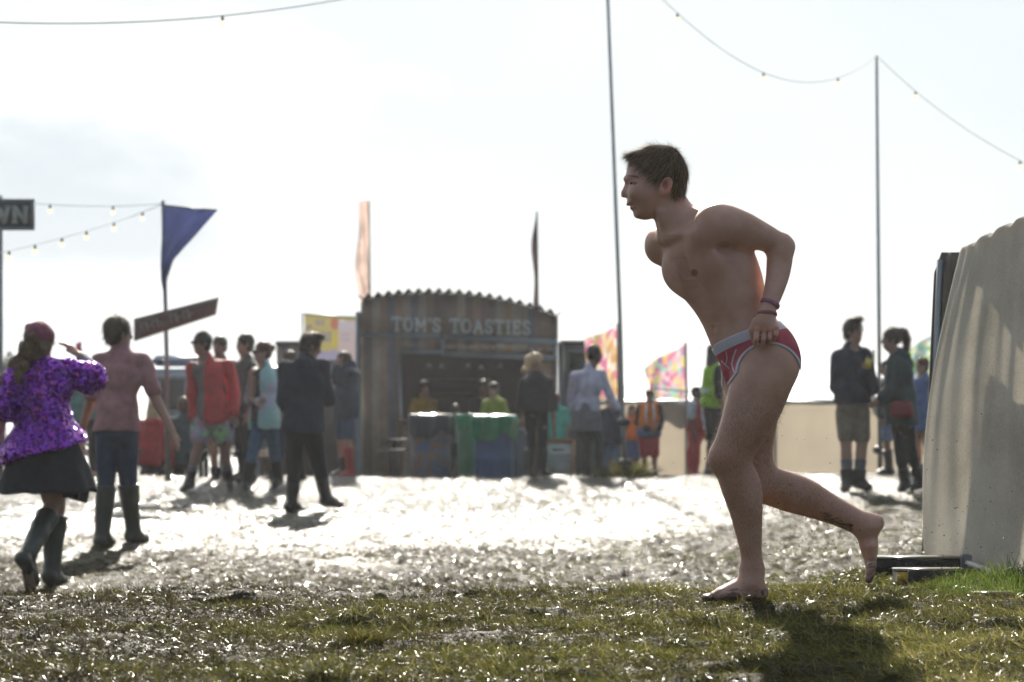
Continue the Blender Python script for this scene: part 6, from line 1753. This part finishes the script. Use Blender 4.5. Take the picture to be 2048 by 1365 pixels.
# forearm in a pale knit cuff, and the flying side of the skirt
MB().tube([j1['elR'], j1['elR'] * .45 + j1['wrR'] * .55, j1['wrR'] * .9 + j1['elR'] * .1], [.066, .056, .046], 12).build('sleeve', fabric('grey_knit', (.26, .26, .31)), root1, True)
G = np.zeros((16, 16, 3))
for a in range(16):
    for c in range(16):
        u_, v_ = a / 15, c / 15; x0, x1 = 118 + 8 * v_, 162 + 18 * math.sin(v_ * 2.4) ; yb = 900 + (95 + 12 * u_) * v_
        G[a, c] = P(x0 + (x1 - x0) * u_, yb, 15.0 + .03 * math.sin(u_ * 8) - .05)
MB().sheet(G, .01, (0, 1, 0)).build('skirt_flap', c_black, root1, True)
sh = MB(); s0 = (j1['anL'] + j1['toL']) / 2 + np.array((-.01, -.052, -.02)); dd = nvec(j1['toL'] - j1['anL']); rt = np.stack([np.cross(dd, (0, -1, 0)), np.array((0, -1.0, 0)), dd], 1); sh.box(s0, (.075, .02, .25), rt, .02); sh.build('boot_sole', plain('muddy_sole', (.16, .10, .045), .6), root1)

# 2 man in the pink shirt
person('man walking away in a dusty pink t-shirt, dark jeans and tall green rubber boots', 240, 1090, 18.66, 1.79, 205,
  {'head': (238, 668, 0), 'neck': (243, 700, 0), 'pelvis': (232, 862, 0), 'shL': (196, 722, .02), 'shR': (286, 722, -.02), 'elR': (315, 806, -.05), 'wrR': (344, 862, -.10), 'haR': (353, 888, -.12), 'elL': (178, 812, .1), 'wrL': (160, 872, .2),
   'hipL': (216, 872, 0), 'hipR': (250, 872, 0), 'knL': (213, 962, 0), 'knR': (256, 960, .05), 'anL': (204, 1070, -.05), 'toL': (222, 1086, .05), 'anR': (266, 1062, .12), 'toR': (288, 1078, .22), 'look': 240},
  [('shirt', c_pink, {'sleeve': .72, 'hem': -.0, 'off': .012, 'cuff': .008, 'wr': .006}), ('jeans', c_jean, {'off': .010}), ('boots', c_rubber, {'h': .37, 'off': .014})], ('short', H_BRN), 'fair', None, broad=1.12)
# 3 man in the red jacket
person('man in sunglasses striding left in an open red jacket and bright patterned shorts', 418, 988, 27.5, 1.86, 35,
  {'head': (403, 688, 0), 'neck': (412, 722, 0), 'pelvis': (420, 838, 0), 'shR': (388, 736, -.05), 'shL': (455, 732, .05), 'elL': (468, 790, .08), 'wrL': (468, 826, .0), 'haL': (472, 842, 0), 'elR': (386, 790, 0), 'wrR': (388, 835, 0),
   'hipR': (403, 845, 0), 'hipL': (436, 845, 0), 'knR': (398, 888, -.08), 'anR': (380, 962, -.02), 'toR': (366, 980, -.1), 'knL': (447, 888, .05), 'anL': (458, 958, .2), 'toL': (462, 982, .12), 'look': 50, 'shades': 1},
  [('shirt', c_print, {'sleeve': .3, 'off': .012, 'hem': .02}), ('jacket', c_red, {'off': .034, 'hem': .05, 'open': .06, 'sleeve': 1.95, 'wr': .010, 'shift': -.0}), ('shorts', c_shpr, {'to': .62, 'off': .022, 'flare': .02}), ('shoes', c_boot, {'h': .12, 'off': .010}), ('socks', c_grey, {'h': .17, 'off': .004})],
  ('crop', H_DARK), 'tan', None, broad=1.1)
# 4 person behind him
person('dark-haired person half hidden behind the man in the red jacket', 440, None, 29.5, 1.76, 20, {'anL': (452, 960, .1), 'anR': (432, 958, 0)}, [('jacket', c_black, {'off': .02}), ('shorts', c_black, {'to': .6, 'off': .015}), ('shoes', c_boot, {'h': .15})], ('short', H_DARK), 'tan')
# 5 dark top
person('bearded man in a dark zip jumper between the red jacket and the shiny jacket', 491, None, 29.0, 1.80, 60, {'head': (489, 690, 0), 'neck': (492, 722, 0)}, [('jacket', fabric('charcoal_olive', (.06, .062, .055)), {'off': .02, 'hem': .06}), ('trousers', c_black, {}), ('shoes', c_boot, {'h': .1})], ('short', H_DARK), 'tan', broad=.95)
# 6 iridescent jacket
person('woman in sunglasses with a hair bun wearing an open iridescent pale jacket over black', 528, 985, 27.5, 1.75, 50,
  {'head': (524, 706, 0), 'neck': (528, 735, 0), 'pelvis': (530, 838, 0), 'shR': (508, 745, -.08), 'shL': (551, 745, .05), 'elR': (500, 800, -.05), 'wrR': (520, 806, -.16), 'elL': (562, 800, .05), 'wrL': (540, 804, -.10), 'haL': (530, 800, -.16),
   'knR': (506, 905, -.05), 'anR': (494, 965, -.02), 'toR': (488, 982, -.12), 'knL': (548, 900, .1), 'anL': (556, 955, .28), 'toL': (548, 972, .2), 'look': 60, 'shades': 1},
  [('top', c_black, {'sleeve': 0, 'off': .010, 'hem': .02}), ('jacket', m_holo, {'off': .028, 'hem': .12, 'open': .075, 'sleeve': 1.8, 'flare': .02}), ('jeans', c_jean2, {'off': .008}), ('boots', c_boot, {'h': .25})], ('bun', H_RED), 'fair', None)
person('pair of dark jeans and a turquoise jumper striding behind the iridescent jacket', 572, None, 29.4, 1.66, 75, {'knL': (590, 905, 0), 'anL': (604, 955, .1), 'knR': (560, 900, 0), 'anR': (545, 955, 0), 'head': (576, 722, 0)}, [('jacket', fabric('turquoise_knit', (.12, .36, .36)), {'off': .02}), ('jeans', c_jean, {}), ('boots', c_boot, {'h': .25})], ('short', H_BRN), 'fair')
# 7 navy coat
root7, j7 = person('man seen from behind in a long navy coat and black trousers holding a drink', 610, 1024, 23.8, 1.80, 200,
  {'head': (622, 694, .04), 'neck': (612, 722, 0), 'pelvis': (606, 858, 0), 'shL': (574, 738, 0), 'shR': (643, 734, .02), 'elL': (566, 800, -.03), 'wrL': (590, 838, .16), 'elR': (658, 800, .05), 'wrR': (652, 782, .22), 'haR': (655, 772, .24),
   'hipL': (588, 868, 0), 'hipR': (624, 868, 0), 'knL': (588, 938, 0), 'knR': (638, 932, .05), 'anL': (584, 1005, 0), 'toL': (606, 1022, .06), 'anR': (652, 995, .1), 'toR': (680, 1010, .16), 'look': 255, 'nod': 18},
  [('coat', c_navy, {'off': .036, 'hem': .03, 'sleeve': 1.9, 'hood': 1, 'flare': .015, 'wr': .010}), ('trousers', c_black, {'off': .012}), ('boots', c_boot, {'h': .2, 'off': .012})], ('quiff', H_BRN), 'fair', None, broad=1.08)
MB().lathe(P(657, 770, 24.05), [(.001, -.06), (.028, -.06), (.036, .05), (.033, .05), (.026, -.05), (.001, -.05)], 16).build('plastic_cup', plain('amber_drink', (.75, .40, .08), .15), None, True)
bpy.data.objects['plastic_cup']['label'] = 'plastic cup of amber drink held up by the man in the navy coat'; bpy.data.objects['plastic_cup']['category'] = 'cup'
# 8 dark coat, hands at the head
person('person in a dark blue coat and red boots with both hands raised to the head', 692, None, 31.3, 1.68, 60,
  {'head': (686, 722, 0), 'elR': (672, 760, -.1), 'wrR': (674, 735, -.12), 'haR': (680, 722, -.12), 'elL': (712, 748, .1), 'wrL': (702, 728, .05), 'haL': (694, 716, .03)}, [('coat', fabric('slate_blue_coat', (.035, .05, .075)), {'off': .03, 'hem': .14, 'sleeve': 1.9, 'hood': 1}), ('shorts', fabric('blue_denim_shorts', (.05, .08, .16)), {'to': .85, 'off': .012}), ('boots', plain('red_rubber', (.42, .05, .04), .35), {'h': .34, 'off': .012, 'only': 'L'}), ('shoes', c_boot, {'h': .2, 'only': 'R'})], ('short', H_BRN), 'fair')
# 9 blonde
person('woman with windblown blonde hair seen from behind in a black jacket and black trousers', 1072, None, 30.6, 1.68, 215,
  {'head': (1073, 726, 0), 'neck': (1072, 752, 0), 'elR': (1106, 815, 0), 'wrR': (1107, 858, .0), 'haR': (1107, 875, 0), 'shR': (1098, 765, 0), 'shL': (1050, 765, 0), 'elL': (1042, 812, 0), 'wrL': (1052, 850, .1), 'look': 265}, [('jacket', c_black, {'off': .024, 'hem': .06, 'wr': .008}), ('trousers', c_black, {'off': .006}), ('boots', c_boot, {'h': .3})], ('wild', H_BLD), 'fair')
# 10 white top
person('dark-skinned man in a pale long-sleeved top with a grey jumper tied round his waist', 1186, None, 30.9, 1.73, 215,
  {'head': (1190, 710, 0), 'neck': (1180, 738, 0), 'pelvis': (1172, 838, 0), 'shL': (1150, 752, 0), 'shR': (1204, 750, 0), 'elR': (1219, 790, 0), 'wrR': (1236, 818, -.05), 'haR': (1240, 826, -.06), 'elL': (1142, 800, .1), 'wrL': (1150, 840, .1), 'look': 250},
  [('shirt', c_white, {'off': .018, 'hem': -.10, 'sleeve': 1.95}), ('skirt', c_grey, {'len': .16, 'flare': .05, 'off': .03}), ('trousers', fabric('dark_grey_trousers', (.06, .065, .06)), {'off': .012}), ('shoes', c_boot, {'h': .1})], ('crop', H_DARK), 'dark', broad=1.1)
G_KID = 'children and stewards standing near the fence'
person('child in a teal t-shirt beyond the blonde woman, next to the menu board', 1112, None, 32.6, 1.18, 200, {}, [('shirt', c_teal, {'sleeve': .8, 'off': .03}), ('shorts', c_grey, {'to': .9, 'off': .02}), ('shoes', c_boot, {'h': .1})], ('short', H_RED), 'fair', G_KID, h=.014)
person('small brown-haired girl in a navy dress with a pink scarf beside the leaning pole', 1222, None, 31.6, 1.08, 20, {}, [('dress', c_navy, {'hem': .16, 'off': .04, 'flare': .05}), ('leggings', c_ltblue, {'off': .02}), ('hat', fabric('hot_pink_scarf', (.7, .08, .25)), {}) if False else ('shoes', c_boot, {'h': .1})], ('long', H_BRN), 'fair', G_KID, h=.013)
person('child with orange top and blue shorts partly hidden by the leaning pole', 1264, None, 32.8, 1.02, 350, {}, [('shirt', c_orange, {'sleeve': .5, 'off': .02, 'hem': .0}), ('shorts', c_bluev, {'to': .9, 'off': .03}), ('shoes', c_boot, {'h': .1})], ('long', H_BRN), 'fair', G_KID, h=.013)
rv, jv = person('boy in an orange safety vest over dark sleeves and long red shorts', 1299, None, 31.6, 1.17, 10, {'wrL': (1318, 858, -.15), 'wrR': (1300, 862, -.15), 'haL': (1308, 858, -.18), 'haR': (1308, 864, -.18)}, [('jacket', c_black, {'off': .02, 'hem': .0, 'sleeve': 1.9}), ('vest', c_orange, {'off': .035, 'hem': -.03, 'sleeve': 0, 'collar': 0}), ('skirt', fabric('blue_tied_jumper', (.12, .20, .33)), {'len': .10, 'flare': .03, 'off': .035}), ('shorts', c_redt, {'to': .98, 'off': .018, 'flare': .012}), ('shoes', c_boot, {'h': .1})], ('crop', H_DARK), 'tan', G_KID, h=.013)
mb = MB()
for sg in (-1, 1): mb.tube([jv['neck'] + (sg * .045, -.10, .0), jv['chest'] + (sg * .055, -.135, 0), jv['waist'] + (sg * .05, -.125, 0)], .012, 6)
mb.build('reflective_tape', m_white, rv, True)
person('child in a pale t-shirt and red dungarees turned towards the steward', 1393, None, 31.8, 1.22, 300, {'knL': (1384, 905, 0), 'anL': (1384, 945, 0)}, [('shirt', fabric('pale_blue_cotton', (.45, .52, .62)), {'sleeve': .7, 'off': .02, 'hem': .0}), ('trousers', c_redt, {'off': .03}), ('vest', fabric('red_black_bib', (.30, .02, .03)), {'off': .028, 'sleeve': 0, 'hem': .02, 'open': .05, 'collar': 0}), ('shoes', c_boot, {'h': .1})], ('short', H_DARK), 'dark', G_KID, h=.013)
rs_, js = person('steward with dark hair in a yellow safety vest beside the running man\'s thigh', 1428, None, 30.8, 1.68, 250, {}, [('jacket', c_black, {'off': .02, 'hem': .02, 'sleeve': 1.1}), ('vest', c_yel, {'off': .036, 'sleeve': 0, 'hem': .03, 'collar': 0}), ('trousers', c_black, {'off': .012}), ('shoes', c_boot, {'h': .1})], ('long', H_DARK), 'tan', G_KID)
mb = MB(); cc = js['waist'] + (0, 0, .02)
G = np.zeros((25, 2, 3))
for i in range(25):
    t = 2 * math.pi * i / 24
    for q in range(2): G[i, q] = cc + (.182 * math.cos(t), .168 * math.sin(t), .05 * q)
mb.sheet(G); mb.build('reflective_tape', m_white, rs_, True)
# 17 shorts man
rM, jM = person('curly-haired man in a dark jacket, khaki shorts and boots holding a drink', 1706, 985, 24.9, 1.83, 330,
  {'head': (1708, 664, 0), 'neck': (1702, 700, 0), 'pelvis': (1706, 812, 0), 'shR': (1678, 716, 0), 'shL': (1727, 712, 0), 'elR': (1672, 775, .02), 'wrR': (1700, 800, -.10), 'elL': (1745, 778, -.05), 'wrL': (1728, 745, -.18), 'haL': (1733, 732, -.20),
   'hipR': (1692, 825, 0), 'hipL': (1720, 825, 0), 'knR': (1692, 885, 0), 'knL': (1724, 885, 0), 'anR': (1694, 958, 0), 'anL': (1718, 958, 0), 'toR': (1690, 978, -.12), 'toL': (1736, 976, -.1), 'look': 320},
  [('jacket', c_navy, {'off': .034, 'hem': -.03, 'sleeve': 1.9, 'wr': .008}), ('shorts', c_khaki, {'to': .78, 'off': .012, 'flare': .012}), ('boots', fabric('muddy_brown_boot', (.05, .042, .035)), {'h': .10, 'off': .022}), ('socks', c_grey, {'h': .20, 'off': .006})], ('quiff', H_BRN), 'fair', None, broad=1.05)
MB().lathe(P(1737, 728, 24.68), [(.001, -.05), (.028, -.05), (.036, .05), (.033, .05), (.026, -.04), (.001, -.04)], 16).build('plastic_cup', plain('yellow_drink', (.75, .62, .10), .15), None, True)
for o in bpy.data.objects:
    if o.name == 'plastic_cup.001': o['label'] = 'plastic cup of yellow drink in the hand of the man in khaki shorts'; o['category'] = 'cup'
# 18 woman in parka
person('long-haired woman in a dark green parka and black tights facing the man in shorts', 1797, 985, 24.9, 1.72, 80,
  {'head': (1782, 680, 0), 'neck': (1796, 712, 0), 'pelvis': (1804, 832, 0), 'shR': (1790, 724, -.14), 'shL': (1812, 728, .14), 'elR': (1782, 780, -.2), 'wrR': (1762, 798, -.2), 'haR': (1750, 806, -.2), 'elL': (1790, 785, .1), 'wrL': (1765, 790, .05), 'knR': (1800, 900, -.05), 'anR': (1810, 962, 0), 'toR': (1800, 982, -.05), 'knL': (1820, 900, .1), 'anL': (1838, 960, .15), 'toL': (1826, 978, .12)},
  [('coat', c_dgreen, {'off': .034, 'hem': .10, 'sleeve': 1.75, 'hood': 1, 'flare': .02, 'wr': .008}), ('leggings', c_black, {'off': .005}), ('boots', c_boot, {'h': .14, 'off': .012}), ('bag', c_redbag, {'at': (1803, 812, -.24)})], ('pony', H_BRN), 'fair', None, broad=.95)
person('fair-haired girl in a blue dress between the parka and the linen screen', 1846, None, 29.5, 1.45, 60, {}, [('dress', c_bluev, {'hem': .26, 'off': .02, 'flare': .06, 'sleeve': .6}), ('shoes', c_boot, {'h': .1})], ('short', H_RED), 'fair')
person('dark-haired child in a navy top and light blue shorts behind the pair on the right', 1776, None, 30.0, 1.42, 100, {}, [('jacket', c_navy, {'off': .03}), ('shorts', c_ltblue, {'to': .8, 'off': .025}), ('boots', c_boot, {'h': .3})], ('long', H_DARK), 'tan')
# inside and beside the hut
G_HUT = 'people serving and queueing at the hut'
zb = float(gbase(0, 33)) - .45
person('server in a mustard t-shirt at the left of the hatch', 848, None, 36.9, 1.60, 330, {}, [('shirt', c_must, {'sleeve': .8}), ('trousers', c_black, {})], ('short', H_DARK), 'fair', G_HUT, base=-.31, h=.014)
person('server in black at the middle of the hatch', 968, None, 37.1, 1.62, 20, {}, [('shirt', c_black, {'sleeve': 1.9}), ('trousers', c_black, {})], ('short', H_DARK), 'tan', G_HUT, base=-.31, h=.014)
person('bent-over customer in a lime top at the right of the hatch', 988, None, 32.75, 1.42, 40, {}, [('shirt', c_lime, {'sleeve': .9, 'off': .03}), ('trousers', c_black, {})], ('short', H_BRN), 'fair', G_HUT, base=-.15, h=.014)
person('customer with sunlit brown hair whose head shows above the green drum', 911, None, 32.5, 1.04, 180, {}, [('shirt', c_grey, {'sleeve': 1.9}), ('trousers', c_black, {})], ('long', H_BRN), 'fair', G_HUT, base=-.06, h=.014)
# seated people at the left
def seated(label, x, ytop, Y, phi, wear, hair, sk='fair'):
    H = 1.68; z0 = float(gbase(P(x, 0, Y)[0], Y)); f_ = np.array((-math.sin(math.radians(phi)), -math.cos(math.radians(phi))))
    def px(dx, dy, z): pt = np.array((P(x, 0, Y)[0] + dx, Y + dy, z)); return (CXP + pt[0] / pt[1] * FPX, HOR - (pt[2] - CAMZ) / pt[1] * FPX, pt[1] - Y)
    sh_ = z0 + (CAMZ - z0 - (ytop - HOR) * Y / FPX) - .26
    l_ = np.array((math.cos(math.radians(phi)), -math.sin(math.radians(phi)))); J = {'pelvis': px(0, 0, sh_ - .52), 'neck': px(f_[0] * .05, f_[1] * .05, sh_ + .03)}
    zk = sh_ - .50
    for s_, sg in (('L', 1), ('R', -1)):
        a = l_ * .1 * sg
        J['hip' + s_] = px(a[0], a[1], sh_ - .53); J['kn' + s_] = px(a[0] + f_[0] * .42, a[1] + f_[1] * .42, zk); J['an' + s_] = px(a[0] + f_[0] * .40, a[1] + f_[1] * .40, zk - .42); J['to' + s_] = px(a[0] + f_[0] * .56, a[1] + f_[1] * .56, zk - .47)
    return person(label, x, None, Y, H, phi, J, wear, hair, sk, 'people sitting at the picnic tables', base=zk - .50, h=.014)
seated('person sitting in a red hooded coat with long fair hair, seen past the pink shirt', 304, 806, 32.0, 200, [('coat', c_redt, {'off': .03, 'hem': .05, 'hood': 1}), ('trousers', c_black, {})], ('long', H_BLD))
seated('dark-haired person sitting in a dark green coat behind the red jacket', 368, 802, 32.2, 170, [('coat', c_green2, {'off': .03, 'hem': .05, 'hood': 1}), ('trousers', c_black, {})], ('short', H_BRN))
person('person in teal half hidden between the purple top and the pink shirt', 172, None, 30.5, 1.50, 180, {}, [('coat', fabric('faded_teal_cloth', (.10, .26, .24)), {'off': .02, 'hem': .1}), ('trousers', c_black, {})], ('short', H_DARK), 'fair')
# ------------------------------------------------------------------ haze added to lift the darks like lens glare
hz = MB().box((0, 1245, -11.5), (5040, 2530, 38))
m, nt, b = mat_new('air'); nt.nodes.remove(b)
pv = N(nt, 'ShaderNodeVolumePrincipled', {'Density': .0006, 'Anisotropy': .55, 'Color': (.92, .95, 1.0, 1)})
nt.links.new(pv.outputs[0], nt.nodes['Material Output'].inputs['Volume'])
o = hz.build('haze', m); o['kind'] = 'stuff'; o['label'] = 'thin haze added over the field in place of lens glare'
SC.cycles.volume_bounces = 0
